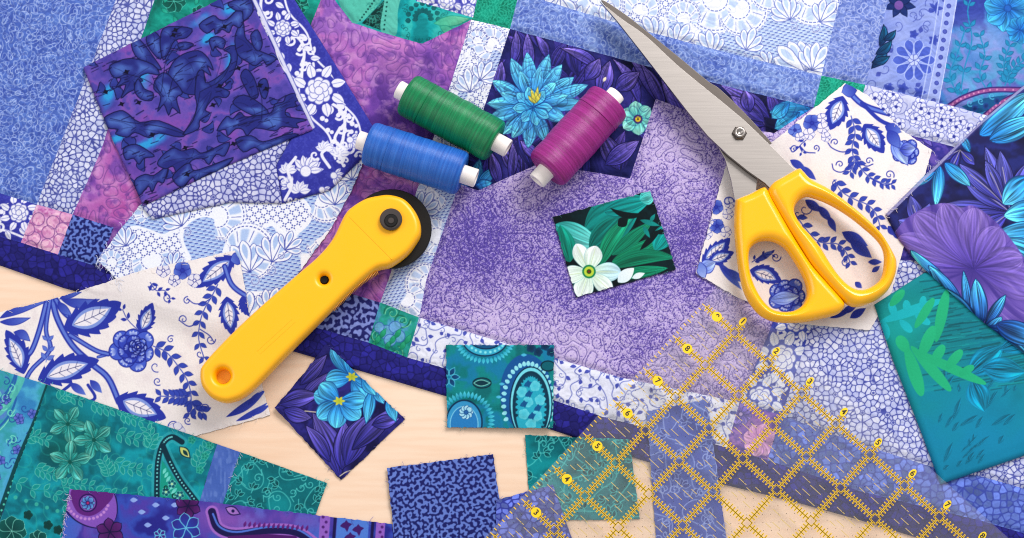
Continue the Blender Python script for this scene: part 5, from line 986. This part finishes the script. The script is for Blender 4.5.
cloth('folded_fabric', 'folded dark blue fabric with a large purple hibiscus over the turquoise fabric', 'folded fabric', [(0, 0, HIB, D_hibiscus)], t=2.2, round_=5, jit=0, seed=33, wrinkle=1.0, mat=M_BATIK)
def fray(o, pts, col, n, seed, hmm=None, ln=(2, 7)):
    """loose fibres along a cut edge, one child mesh of the cloth"""
    R = np.random.RandomState(seed); P = np.asarray(pts, float); mb = MB(); seg = [(P[i], P[i+1]) for i in range(len(P) - 1)]; Ls = np.array([np.linalg.norm(b - a) for a, b in seg]); 
    for k in range(n):
        i = R.choice(len(seg), p=Ls / Ls.sum()); a, b = seg[i]; t = (b - a) / Ls[i]; q = a + (b - a) * R.rand(); l = R.uniform(*ln); an = math.atan2(t[1], t[0]) + R.choice([-1, 1]) * R.uniform(.15, 1.4); an2 = an + R.normal(0, .6)
        m = q + l*.5*np.array([math.cos(an), math.sin(an)]); e = m + l*.5*np.array([math.cos(an2), math.sin(an2)]); z = top(q[0], q[1], 4) + .1
        mb.tube([P3(q[0], q[1], z), P3(m[0], m[1], z + R.uniform(0, .5)), P3(e[0], e[1], max(z - .3, float(bil(HM, e[0], e[1])) + .1))], .00009, 4)
    tag(mb.build('frayed_threads', simple('fibre_' + col.strip('#'), col, .8), o), kind='stuff')
FR = {o['label']: o for o in COL.objects if 'label' in o.keys() and o.parent is None}
def fr_(key, *a, **k): fray(next(o for l, o in FR.items() if key in l), *a, **k)
fr_('white and light blue lace', [LACE_L[0], LACE_L[-1], LACE_L[-2]], '#d9deef', 26, 1, ln=(3, 10)); fr_('white and light blue lace', [LACE_L[0], LACE_L[1], LACE_L[2]], '#dfe3f2', 12, 2)
fr_('under the lower end of the cutter', DELFT_L[1:6], '#eadfdc', 30, 3); fr_('under the lower end of the cutter', DELFT_L[7:11], '#eadfdc', 24, 4)
fr_('teal floral pieced', TEAL_S[:3], '#5fb4b0', 14, 5); fr_('teal floral pieced', [BSTRIPE[1], (236, 468), (229, 490)], '#b9c3dc', 14, 6, ln=(2, 5)); fr_('teal floral pieced', [(0, 370), (48, 385), (217, 444)], '#4fa8a6', 24, 7)
fr_('purple and blue paisley', [PURP[0], PURP[6]], '#c9b9dc', 46, 8, ln=(2, 6)); fr_('purple and blue paisley', PURP[:4], '#5a5ab4', 24, 9)
for key, q, cl, sd in (('two turquoise flowers', SQ1, '#4a4690', 11), ('teal paisley square', SQ2, '#2f8f96', 12), ('navy square', SQ3, '#4a549c', 13), ('teal vine-print', SQ5, '#2f9a94', 14), ('blue crackle', SQ4, '#6a74c0', 15), ('blue vine-print strip', SQ6, '#8a9ad8', 16), ('white daffodil', SQ7, '#2f6f70', 17)): fr_(key, list(q) + [q[0]], cl, 34, sd, ln=(1.5, 5))
fr_('under the yellow scissors', DELFT_R[:6], '#e6dce0', 20, 18); fr_('under the yellow scissors', DELFT_R[10:], '#e6dce0', 24, 19)
fr_('large purple hibiscus', [(985, 118), (930, 170), (886, 214)], '#b9b4d8', 40, 20, ln=(1.5, 4))
# ------------------------------------------------------------------ clear quilting ruler
from mathutils import Matrix
RZ = 6.2; RT = 2.4
ox, oy = at(721.2, 282.1, RZ * .001); qx, qy = at(721.2 - 29*6, 282.1 + 31.3*6, RZ * .001)
O = np.array([ox, oy]); dv = np.array([qx, qy]) - O; dv /= np.linalg.norm(dv); nv = np.array([-dv[1], dv[0]])
if nv[0] < 0: nv = -nv
IN = .0254
def RP(n, d): return O + nv * n * IN + dv * d * IN
RS = 9.85
rmat, nt, b = new_mat('clear_acrylic')
nt.nodes.remove(b); L = nt.links.new; out = nt.nodes['Material Output']
tr = N(nt, 'ShaderNodeBsdfTransparent'); tr.inputs[0].default_value = (1, 1, .995, 1); df = N(nt, 'ShaderNodeBsdfDiffuse'); df.inputs[0].default_value = (.95, .92, .9, 1); gl = N(nt, 'ShaderNodeBsdfGlossy'); gl.inputs['Roughness'].default_value = .06
nz = N(nt, 'ShaderNodeTexNoise'); nz.inputs['Scale'].default_value = 25; tcx = N(nt, 'ShaderNodeTexCoord'); L(tcx.outputs['Object'], nz.inputs[0]); mr = N(nt, 'ShaderNodeMapRange'); mr.inputs[3].default_value = .03; mr.inputs[4].default_value = .045; L(nz.outputs[0], mr.inputs[0])
m1 = N(nt, 'ShaderNodeMixShader'); L(mr.outputs[0], m1.inputs[0]); L(tr.outputs[0], m1.inputs[1]); L(df.outputs[0], m1.inputs[2])
fr = N(nt, 'ShaderNodeFresnel'); fr.inputs[0].default_value = 1.3; m2_ = N(nt, 'ShaderNodeMixShader'); ge = N(nt, 'ShaderNodeNewGeometry'); bf = N(nt, 'ShaderNodeMath', operation='SUBTRACT'); bf.inputs[0].default_value = 1; L(ge.outputs['Backfacing'], bf.inputs[1]); fm = N(nt, 'ShaderNodeMath', operation='MULTIPLY'); L(fr.outputs[0], fm.inputs[0]); L(bf.outputs[0], fm.inputs[1]); L(fm.outputs[0], m2_.inputs[0]); L(m1.outputs[0], m2_.inputs[1]); L(gl.outputs[0], m2_.inputs[2]); L(m2_.outputs[0], out.inputs[0])
ruler = thing('quilting_ruler', 'clear square quilting ruler with a yellow and black inch grid over the quilt corner', 'ruler', (float(ox), float(oy), RZ * .001))
z0, z1 = RZ * .001, (RZ + RT) * .001
MB().prism([tuple(RP(0, 0)), tuple(RP(RS, 0)), tuple(RP(RS, RS)), tuple(RP(0, RS))][::-1], z0, z1).build('acrylic_sheet', rmat, ruler, bevel=.0007)
M_YEL = simple('ruler_yellow', '#f0c016', .5); M_BLK = simple('ruler_black', '#2a2416', .5)
ye, bk, fd = MB(), MB(), MB(); zy, zb, zd = z1 + .00003, z1 + .00006, z1 + .00003
PXI = 1 / 43.5
def bar(mb, n0, d0, n1, d1, w, z):
    a = np.array([n1 - n0, d1 - d0]); l = np.linalg.norm(a); a /= l; p = np.array([-a[1], a[0]]) * w * PXI / 2
    q = [np.array([n0, d0]) + p, np.array([n1, d1]) + p, np.array([n1, d1]) - p, np.array([n0, d0]) - p]
    P = [RP(*k) for k in q]; ar = (P[1][0]-P[0][0])*(P[2][1]-P[0][1]) - (P[1][1]-P[0][1])*(P[2][0]-P[0][0])
    if ar < 0: P = P[::-1]
    mb.add([(x, y, z) for x, y in P], [(0, 1, 2, 3)])
D0 = .69
for ax in (0, 1):
    for k in range(0, 10):
        for j in range(-1, 10):
            s0 = (D0 if ax == 1 else 0) + j; 
            line = (k if ax == 1 else D0 + k)                 # ax 0: runs along n at d=line; ax 1: runs along d at n=line
            if ax == 1 and k == 0: continue
            if line > RS - .05: continue
            e0, e1 = max(s0 + .07, .05), min(s0 + .93, RS - .04)
            e0 = max(e0, .12 if ax == 0 else .36)
            if e1 - e0 < .1: continue
            def B(mb, u0, v0, u1, v1, w, z):   # u along the line, v across
                if ax == 0: bar(mb, u0, line + v0, u1, line + v1, w, z)
                else: bar(mb, line + v0, u0, line + v1, u1, w, z)
            B(ye, e0, 0, e1, 0, 1.9, zy)
            B(bk, e0, 0, e1, 0, .6, zb)
            for q in range(1, 12):
                u = s0 + q / 12
                if u < e0 or u > e1: continue
                l = (4.6 if q == 6 else 3.9) * PXI
                B(ye, u, -l, u, l, 1.35, zy + .00001); B(bk, u, -l*.85, u, l*.85, .45, zb + .00001)
R_ = random.Random(3)
for i in range(0, 9):
    for j in range(0, 9):
        n0, d0 = i, D0 + j
        for (a, b_, l) in ((.22, .38, .22), (.48, .42, .3), (.40, .60, .22), (.62, .70, .22), (.30, .72, .16), (.62, .28, .16)):
            bar(fd, n0 + a, d0 + b_, n0 + min(a + l, .86), d0 + b_, .6, zd)
        for a in range(1, 8):
            for b_ in range(1, 8):
                if (a + b_) % 2 == 0: bar(bk, n0 + a/8 - .008, d0 + b_/8, n0 + a/8 + .008, d0 + b_/8, .6, zb)
for i in range(0, 74): 
    d = D0 + i / 8
    if d < RS: bar(ye, .02, d, .09 if i % 4 else .12, d, .9, zy)
ye.build('grid_lines', M_YEL, ruler); bk.build('centre_lines', M_BLK, ruler); fd.build('slant_guides', simple('guide_ochre', '#c9ad62', .5), ruler)
def text_mesh(txt, size, name, mat, parent, pos, up, z):
    cu = bpy.data.curves.new(name, 'FONT'); cu.body = txt; cu.size = size; cu.align_x = 'CENTER'; cu.align_y = 'CENTER'; cu.extrude = 0; cu.offset = .00012
    o = bpy.data.objects.new(name, cu); COL.objects.link(o); dg = bpy.context.evaluated_depsgraph_get(); me = bpy.data.meshes.new_from_object(o.evaluated_get(dg)); bpy.data.objects.remove(o)
    n = len(me.vertices); v = np.empty(n * 3, np.float32); me.vertices.foreach_get('co', v); v = v.reshape(-1, 3); up = np.array(up); rt = np.array([up[1], -up[0]])
    w = np.c_[pos[0] + v[:, 0]*rt[0] + v[:, 1]*up[0], pos[1] + v[:, 0]*rt[1] + v[:, 1]*up[1], np.full(n, z)]
    w = w - np.array(parent.matrix_world.translation if parent.parent else parent.location); me.vertices.foreach_set('co', w.astype(np.float32).ravel()); me.update(); me.materials.clear(); me.materials.append(mat)
    return link(bpy.data.objects.new(name, me), parent)
M_BADGE = simple('badge_yellow', '#f4cb10', .45)
def badge(txt, n, d, r, up, sx=1):
    p = RP(n, d); mb = MB(); rt = np.array([up[1], -up[0]])
    mb.prism([tuple(p + r * (sx * rt * math.cos(t) + np.array(up) * math.sin(t))) for t in np.linspace(2*math.pi, 0, 24, endpoint=False)][::-1], z1 + .0001, z1 + .00022)
    o = mb.build('number_badge', M_BADGE, ruler); text_mesh(txt, r * 1.55, 'numeral', M_BLK, ruler, p, up, z1 + .00028).parent = o
    o.data.update()
for k in range(9): badge(str(9 - k), .46, D0 + k, .0029, -dv)
for k in range(1, 9): badge(str(k), k - .04, .37, .0029, -dv, .6)
# ------------------------------------------------------------------ rounded solids from outlines
def solid(name, outer, holes, zmid, half, R, mat, parent, s=.8, ztop=None, pw=2.0, zoff=None):
    loops = [np.asarray(outer, float)] + [np.asarray(h, float) for h in holes]
    p = loops[0]; x0, y0 = p.min(0) - 2; x1, y1 = p.max(0) + 2; X, Y = np.meshgrid(np.arange(x0, x1, s), np.arange(y0, y1, s))
    I = inside(X, Y, p)
    for h in loops[1:]: I &= ~inside(X, Y, h)
    K = I[:-1, :-1] | I[1:, :-1] | I[:-1, 1:] | I[1:, 1:]; U = np.zeros(I.shape, bool); U[:-1, :-1] |= K; U[1:, :-1] |= K; U[:-1, 1:] |= K; U[1:, 1:] |= K
    O_ = U & ~I; ox_, oy_ = X[O_], Y[O_]; bd = np.full(ox_.shape, 1e9); bx, by = ox_.copy(), oy_.copy()
    D = np.full(X.shape, 1e9)
    for q in loops:
        D = np.minimum(D, segdist(X, Y, q, True))
        for i in range(len(q)):
            a, b2 = q[i], q[(i+1) % len(q)]; e = b2 - a; L2 = e @ e + 1e-12; t = np.clip(((ox_-a[0])*e[0] + (oy_-a[1])*e[1]) / L2, 0, 1); gx, gy = a[0] + t*e[0], a[1] + t*e[1]; d = (ox_-gx)**2 + (oy_-gy)**2; m = d < bd
            bd = np.where(m, d, bd); bx = np.where(m, gx, bx); by = np.where(m, gy, by)
    X[O_], Y[O_] = bx, by; D[O_] = 0
    idx = -np.ones(I.shape, np.int64); n = int(U.sum()); idx[U] = np.arange(n); x, y, d = X[U], Y[U], D[U]
    pr = np.clip(1 - (1 - np.clip(d / R, 0, 1))**pw, 0, 1) ** (1 / pw)
    ht = half if ztop is None else half * ztop(x, y); zo = zoff(x, y) if zoff is not None else 0
    wx, wy = at(x, y, zmid * .001); Vt = np.c_[wx, wy, (zmid + zo + ht * pr) * .001]; Vb = np.c_[wx, wy, (zmid + zo - half * pr) * .001]
    F = np.c_[idx[1:, :-1][K], idx[1:, 1:][K], idx[:-1, 1:][K], idx[:-1, :-1][K]]
    rim = O_[U]; mp = np.arange(n) + n; mp[rim] = np.arange(n)[rim]      # weld the rim
    keep = ~rim; new = np.full(n, -1); new[keep] = n + np.arange(keep.sum()); mp = np.where(rim, np.arange(n), new)
    V = np.r_[Vt, Vb[keep]]; F2 = mp[F][:, ::-1]
    return mesh_np(name, V, np.r_[F, F2], mat, parent)
def xy(p, h): x, y = at(p[0], p[1], h * .001); return np.array([float(x), float(y)])
def pts_w(P, h): return [tuple(xy(p, h)) for p in P]
def ccw(P):
    A = sum(P[i][0]*P[(i+1) % len(P)][1] - P[(i+1) % len(P)][0]*P[i][1] for i in range(len(P))); return P if A > 0 else P[::-1]
M_YP = simple('yellow_plastic', '#fbb404', .36, 0, .5, 80, 0, (700, .05)); M_YH = simple('scissor_plastic', '#fab402', .24, 0, .5, 60, .1)
M_BP = simple('black_plastic', '#141212', .5, 0, .25, 200, 0, (900, .1)); M_KN = simple('knob_black', '#3a3230', .38, 0, .5)
# ------------------------------------------------------------------ rotary cutter
CO = smooth([(201,374),(205,364),(226,341),(254,314),(296,277),(318,258),(333,240),(345,216),(354,207),(366,200),(378,197),(390,196),(404,200),(414,210),(420,222),(421,234),(417,243),(407,256),(391,267),(375,272),(352,291),(329,314),(287,356),(258,386),(245,397),(234,402),(224,403),(212,398),(203,387)], True, 6)
cz = top(300, 300, 130) + .4
cut = thing('rotary_cutter', 'yellow rotary cutter with a black blade guard lying across the quilt edge', 'rotary cutter', (*xy((320, 290), cz), cz * .001))
hole = smooth([(224 + 7.2*math.cos(t), 377 + 7.2*math.sin(t)) for t in np.linspace(0, 2*math.pi, 16, endpoint=False)], True, 3)
h2 = [(325 + 4.2*math.cos(t), 281 + 4.2*math.sin(t)) for t in np.linspace(0, 2*math.pi, 20, endpoint=False)]
solid('handle', CO, [hole, h2], cz + 7.0, 6.6, 7, M_YP, cut, .7, pw=2.6)
cc_ = (390, 228); 
def disc(name, c, r, z0_, z1_, mat, par, ch=.4, n=64):
    x, y = xy(c, (z0_ + z1_) / 2); r *= PX; z0m, z1m, ch = z0_*.001, z1_*.001, ch*.001
    return MB().lathe([(z0m, 0), (z0m, r - ch), (z0m + ch, r), (z1m - ch, r), (z1m, r - ch), (z1m, 0)], (x, y, 0), (0, 0, 1), n).build(name, mat, par, False)
disc('blade_guard', (391, 229), 40.5, cz + .2, cz + 2.8, M_BP, cut); disc('blade', (391, 229), 38, cz + .9, cz + 1.3, simple('blade_steel', '#b8b8bc', .25, 1), cut, .1)
kn = disc('knob', (391, 219.5), 11, cz + 13.4, cz + 16.6, M_KN, cut, .9)
disc('knob_cap', (391, 220.5), 6.6, cz + 16.5, cz + 17.3, M_BP, cut, .5).parent = kn; disc('screw', (391, 220.5), 3.2, cz + 17.2, cz + 17.8, M_KN, cut, .4).parent = kn
for ch in kn.children: pass
disc('recess', (224, 377), 7.6, cz + 1, cz + 5.5, M_YP, cut)
disc('lock_hole', (325, 281), 4.2, cz + .5, cz + 9.5, M_BP, cut)
for k, (px, py) in enumerate(smooth([(329, 314), (340, 303), (352, 291), (364, 281), (376, 273)], n=9)):
    pass
g = MB(); q = smooth([(334, 309.5), (345, 298.5), (356, 288), (367, 279.5), (379, 272)], n=9)
for i in range(len(q) - 1):
    t = q[i+1] - q[i]; t /= np.linalg.norm(t); nn = np.array([t[1], -t[0]]); a, b2 = q[i] - t*.4, q[i] + t*.4; pp = [a - nn*2.2, b2 - nn*2.2, b2 + nn*.4, a + nn*.4]
    if nn[1] < 0: pp = [a + nn*2.2, b2 + nn*2.2, b2 - nn*.4, a - nn*.4]
    g.prism(ccw(pts_w(pp, cz + 7)), (cz + 3) * .001, (cz + 8.2) * .001)
g.build('grip_ridges', M_YP, cut, bevel=.0002)
g = MB(); a, b2 = np.array((347., 214.)), np.array((395., 262.)); t = (b2 - a) / np.linalg.norm(b2 - a); nn = np.array([t[1], -t[0]]) * .45
g.prism(ccw(pts_w([a + t*3 + nn, b2 - t*4 + nn, b2 - t*4 - nn, a + t*3 - nn], cz + 13.6)), (cz + 13.3) * .001, (cz + 13.75) * .001); g.build('cover_seam', M_YP, cut)
g = MB()
for off in (0, 4.2):
    a, b2 = np.array((257., 351.)) + off * np.array([.7, .7]), np.array((292., 319.)) + off * np.array([.7, .7]); t = (b2 - a) / np.linalg.norm(b2 - a); nn = np.array([t[1], -t[0]]) * .35
    g.prism(ccw(pts_w([a + nn, b2 + nn, b2 - nn, a - nn], cz + 13.6)), (cz + 13.2) * .001, (cz + 13.72) * .001)
g.build('raised_rib', M_YP, cut)
# ------------------------------------------------------------------ thread spools
def thread_mat(name, c0, c1):
    m, nt, b = new_mat(name); L = nt.links.new; tc = N(nt, 'ShaderNodeTexCoord'); uv = N(nt, 'ShaderNodeAttribute', attribute_name='wind')
    w = N(nt, 'ShaderNodeTexWave', wave_type='BANDS', bands_direction='X'); w.inputs['Scale'].default_value = 30; w.inputs['Distortion'].default_value = 1.2; w.inputs['Detail'].default_value = 2; w.inputs['Detail Scale'].default_value = 3; L(uv.outputs['Vector'], w.inputs[0])
    mp = N(nt, 'ShaderNodeMapping'); mp.inputs['Scale'].default_value = (26, 1.6, 1); L(uv.outputs['Vector'], mp.inputs[0]); n = N(nt, 'ShaderNodeTexNoise'); n.inputs['Scale'].default_value = 1.; n.inputs['Detail'].default_value = 5; L(mp.outputs[0], n.inputs[0])
    mx = N(nt, 'ShaderNodeMix', data_type='RGBA'); mx.inputs[6].default_value = lin(c0); mx.inputs[7].default_value = lin(c1); r = N(nt, 'ShaderNodeMapRange'); r.inputs[1].default_value = .3; r.inputs[2].default_value = .7; L(n.outputs[0], r.inputs[0]); L(r.outputs[0], mx.inputs[0]); L(mx.outputs[2], b.inputs['Base Color'])
    ws = []
    for sg in (1, -1):
        m3 = N(nt, 'ShaderNodeMapping'); m3.inputs['Rotation'].default_value = (0, 0, sg * .16); L(uv.outputs['Vector'], m3.inputs[0]); w3 = N(nt, 'ShaderNodeTexWave', wave_type='BANDS', bands_direction='X'); w3.inputs['Scale'].default_value = 17; w3.inputs['Distortion'].default_value = .8; L(m3.outputs[0], w3.inputs[0]); ws.append(w3)
    wm = N(nt, 'ShaderNodeMath', operation='MULTIPLY'); L(ws[0].outputs['Fac'], wm.inputs[0]); L(ws[1].outputs['Fac'], wm.inputs[1]); wa = N(nt, 'ShaderNodeMath', operation='ADD'); L(w.outputs['Fac'], wa.inputs[0]); L(wm.outputs[0], wa.inputs[1]); w = wa
    ad = N(nt, 'ShaderNodeMath', operation='MULTIPLY_ADD'); ad.inputs[1].default_value = .5; L(w.outputs[0], ad.inputs[0]); L(n.outputs[0], ad.inputs[2])
    bp = N(nt, 'ShaderNodeBump'); bp.inputs['Strength'].default_value = .28; bp.inputs['Distance'].default_value = .0004; L(ad.outputs[0], bp.inputs['Height']); L(bp.outputs[0], b.inputs['Normal'])
    set_in(b, Roughness=.36, Specular_IOR_Level=.36); return m
M_TUBE = simple('spool_tube', '#efe6e2', .45)
def spool(label, a, b_, R, c0, c1, seed):
    zc = max(top(*((np.array(a) + b_) / 2), 34), 3) + R * PX * 1000 * .98
    A, Bp = np.array(P3(*a, zc)), np.array(P3(*b_, zc)); ax = Bp - A; Ln = np.linalg.norm(ax); ax /= Ln; r = R * PX
    e = thing('thread_spool', label, 'thread spool', tuple((A + Bp) / 2 - np.array([0, 0, r])), 'thread spools on the quilt')
    side = np.cross(ax, (0, 0, 1.)); side /= np.linalg.norm(side); up = np.cross(side, ax); Rn = np.random.RandomState(seed)
    nt_, nr = 150, 72; tt = np.linspace(0, 1, nt_); ph = np.linspace(0, 2*math.pi, nr, endpoint=False)
    lump = np.interp(tt, np.linspace(0, 1, 26), Rn.normal(0, 1, 26)) * .006 + np.interp(tt, np.linspace(0, 1, 9), Rn.normal(0, 1, 9)) * .008
    endr = np.clip(1 - (1 - np.clip(np.minimum(tt, 1 - tt) / .06, 0, 1))**2.2, 0, 1) ** .5
    V = []; W_ = []
    for i, t in enumerate(tt):
        rr = r * (.80 + .20 * endr[i] + lump[i] * (endr[i] > .5))
        for p_ in ph:
            k = 1 + .004 * math.sin(3 * p_ + 30 * t) + .003 * math.sin(p_ * 2 - 60 * t); V.append(A + ax*Ln*t + rr*k*(side*math.cos(p_) + up*math.sin(p_))); W_.append((t * 2.2 + .018*math.sin(p_ + 9*t), p_ / 6.283, 0))
    F = [(i*nr + j, i*nr + (j+1) % nr, (i+1)*nr + (j+1) % nr, (i+1)*nr + j) for i in range(nt_ - 1) for j in range(nr)]
    n0 = len(V); V += [A + ax*Ln*.012, Bp - ax*Ln*.012]; W_ += [(0, 0, 0)] * 2; mb = MB().add(V, F + [(n0, (j+1) % nr, j) for j in range(nr)] + [(n0 + 1, (nt_-1)*nr + j, (nt_-1)*nr + (j+1) % nr) for j in range(nr)])
    o = mb.build('thread', thread_mat('thread_' + label.split()[0], c0, c1), e, True)
    at2 = o.data.attributes.new('wind', 'FLOAT_VECTOR', 'POINT'); at2.data.foreach_set('vector', np.array(W_, np.float32).ravel())
    tr_ = 9.4 * PX; ti = 5.6 * PX; x0 = -10.5 * PX; x1 = Ln + 14 * PX
    MB().lathe([(x0, ti), (x0, tr_ - .0004), (x0 + .0004, tr_), (x1 - .0004, tr_), (x1, tr_ - .0004), (x1, ti), (x1 - .006, ti), (x1 - .006, 0)], A, ax, 40).build('tube', M_TUBE, e, True)
    # a loose turn of thread
    tb_ = MB(); tb_.tube([A + ax*Ln*(.2 + .03*math.sin(p_)) + r*1.012*(side*math.cos(p_) + up*math.sin(p_)) for p_ in np.linspace(-.5, 3.6, 40)], .00018, 5); tb_.build('loose_turn', o.data.materials[0], e, True)
    return e
spool('blue thread spool lying in front of the green one', (368, 143), (463, 174), 22.5, '#134da6', '#2d6cc6', 1)
spool('green thread spool between the blue and the magenta ones', (407, 94), (496, 142), 22.5, '#005c38', '#078650', 2)
spool('magenta thread spool standing apart over the water lily print', (610, 101), (546, 171), 23.5, '#7c1464', '#a02a88', 3)
# ------------------------------------------------------------------ scissors
sz = top(815, 250, 90) + .3
sci = thing('scissors', 'steel scissors with bright yellow handles lying over the cream and blue fabric', 'scissors', (*xy((770, 190), sz), sz * .001))
def steel():
    m, nt, b = new_mat('brushed_steel'); L = nt.links.new; tc = N(nt, 'ShaderNodeTexCoord'); mp = N(nt, 'ShaderNodeMapping'); mp.inputs['Rotation'].default_value = (0, 0, math.radians(44)); mp.inputs['Scale'].default_value = (40, 1500, 40); L(tc.outputs['Object'], mp.inputs[0])
    n = N(nt, 'ShaderNodeTexNoise'); n.inputs['Scale'].default_value = 1; n.inputs['Detail'].default_value = 4; L(mp.outputs[0], n.inputs[0]); r = N(nt, 'ShaderNodeMapRange'); r.inputs[3].default_value = .30; r.inputs[4].default_value = .40; L(n.outputs[0], r.inputs[0]); L(r.outputs[0], b.inputs['Roughness'])
    bp = N(nt, 'ShaderNodeBump'); bp.inputs['Strength'].default_value = .025; bp.inputs['Distance'].default_value = .0002; L(n.outputs[0], bp.inputs['Height']); L(bp.outputs[0], b.inputs['Normal'])
    set_in(b, Base_Color=lin('#a7a09c'), Metallic=1.0); return m
M_ST = steel(); M_ST2 = simple('dark_steel', '#665f5b', .35, 1)
HR = smooth([(768,194),(772,184),(785,176),(798,169),(803,172),(811,180),(828,189),(847,203),(864,217),(880,233),(891,250),(896,262),(895,275),(888,290),(878,299),(868,304),(858,307),(850,306),(840,299),(825,283),(811,266),(799,247),(788,230),(776,210)], True, 5)
HRh = smooth([(797,214),(800,205),(808,200),(818,202),(832,208),(848,218),(862,229),(874,240),(880,250),(881,262),(878,276),(869,284),(858,287),(848,283),(838,273),(829,260),(821,247),(812,236),(803,226)], True, 5)
HL = smooth([(735,203),(738,199),(750,194),(762,188),(767,190),(776,206),(790,231),(802,251),(813,267),(828,284),(842,300),(844,307),(838,314),(825,318),(806,322),(790,323),(775,322),(762,317),(752,307),(744,293),(739,274),(736,252),(734,226)], True, 5)
HLh = smooth([(751,262),(752,252),(758,246),(766,244),(774,245),(783,250),(790,259),(798,272),(803,284),(804,294),(800,303),(792,308),(783,309),(773,307),(765,300),(758,289),(753,276)], True, 5)
HRh = HRh.mean(0) + (HRh - HRh.mean(0)) * 1.07; HLh = HLh.mean(0) + (HLh - HLh.mean(0)) * 1.09
def flat_blade(name, P, z0_, z1_, mat, bev=.0004):
    return MB().prism(ccw(pts_w(P, z1_)), z0_*.001, z1_*.001).build(name, mat, sci, bevel=bev, seg=2)
zb1 = sz + 4.2
# lower blade (its back shows along the right edge) and its shank
low = smooth([(601,0),(606,1.5),(625,14),(643,28),(679,57),(708,81),(720,89),(745,113),(766,136),(772,143)], n=4)
flat_blade('blade', [tuple(p) for p in low] + [(760,150),(722,138),(690,110),(650,62)], zb1 - .6, zb1 + 1.0, M_ST2, .0006)
flat_blade('shank', [(700,118),(762,146),(756,192),(744,202),(735,201),(731,180),(725,159),(715,141)], zb1 - .4, zb1 + 1.25, M_ST, .0003)
upb = [(600,1)] + [tuple(p) for p in smooth([(603,4),(622,19),(646,36),(679,66.5),(720,100),(745,121),(768,143),(793,168)], n=4)] + [(798,171),(785,180),(771,189),(765,183),(748,171),(728,155),(708,136),(688,112),(664,81),(640,50),(618,22)]
ub = flat_blade('blade', upb, zb1 + 2.2, zb1 + 4.4, M_ST, .0002)
bx_, by_ = xy((739.5, 133), zb1 + 5)
pv = MB().lathe([(0, 0), (0, 7.6*PX), (.0008, 7.6*PX), (.0014, 6.8*PX), (.0014, 5.6*PX)], (bx_, by_, (zb1 + 4.4)*.001), (0, 0, 1), 6).build('pivot_nut', M_ST2, sci, False)
MB().lathe([(0, 0), (0, 5.6*PX), (.0022, 5.4*PX), (.0027, 4.6*PX), (.0024, 2.8*PX), (.0016, 2.4*PX), (.0016, 0)], (bx_, by_, (zb1 + 4.4)*.001), (0, 0, 1), 36).build('pivot_screw', M_ST, sci, True)
solid('handle', HL, [HLh], sz + 6.2, 6.2, 9.5, M_YH, sci, .7); solid('handle', HR, [HRh], sz + 7.2, 6.8, 10, M_YH, sci, .7)
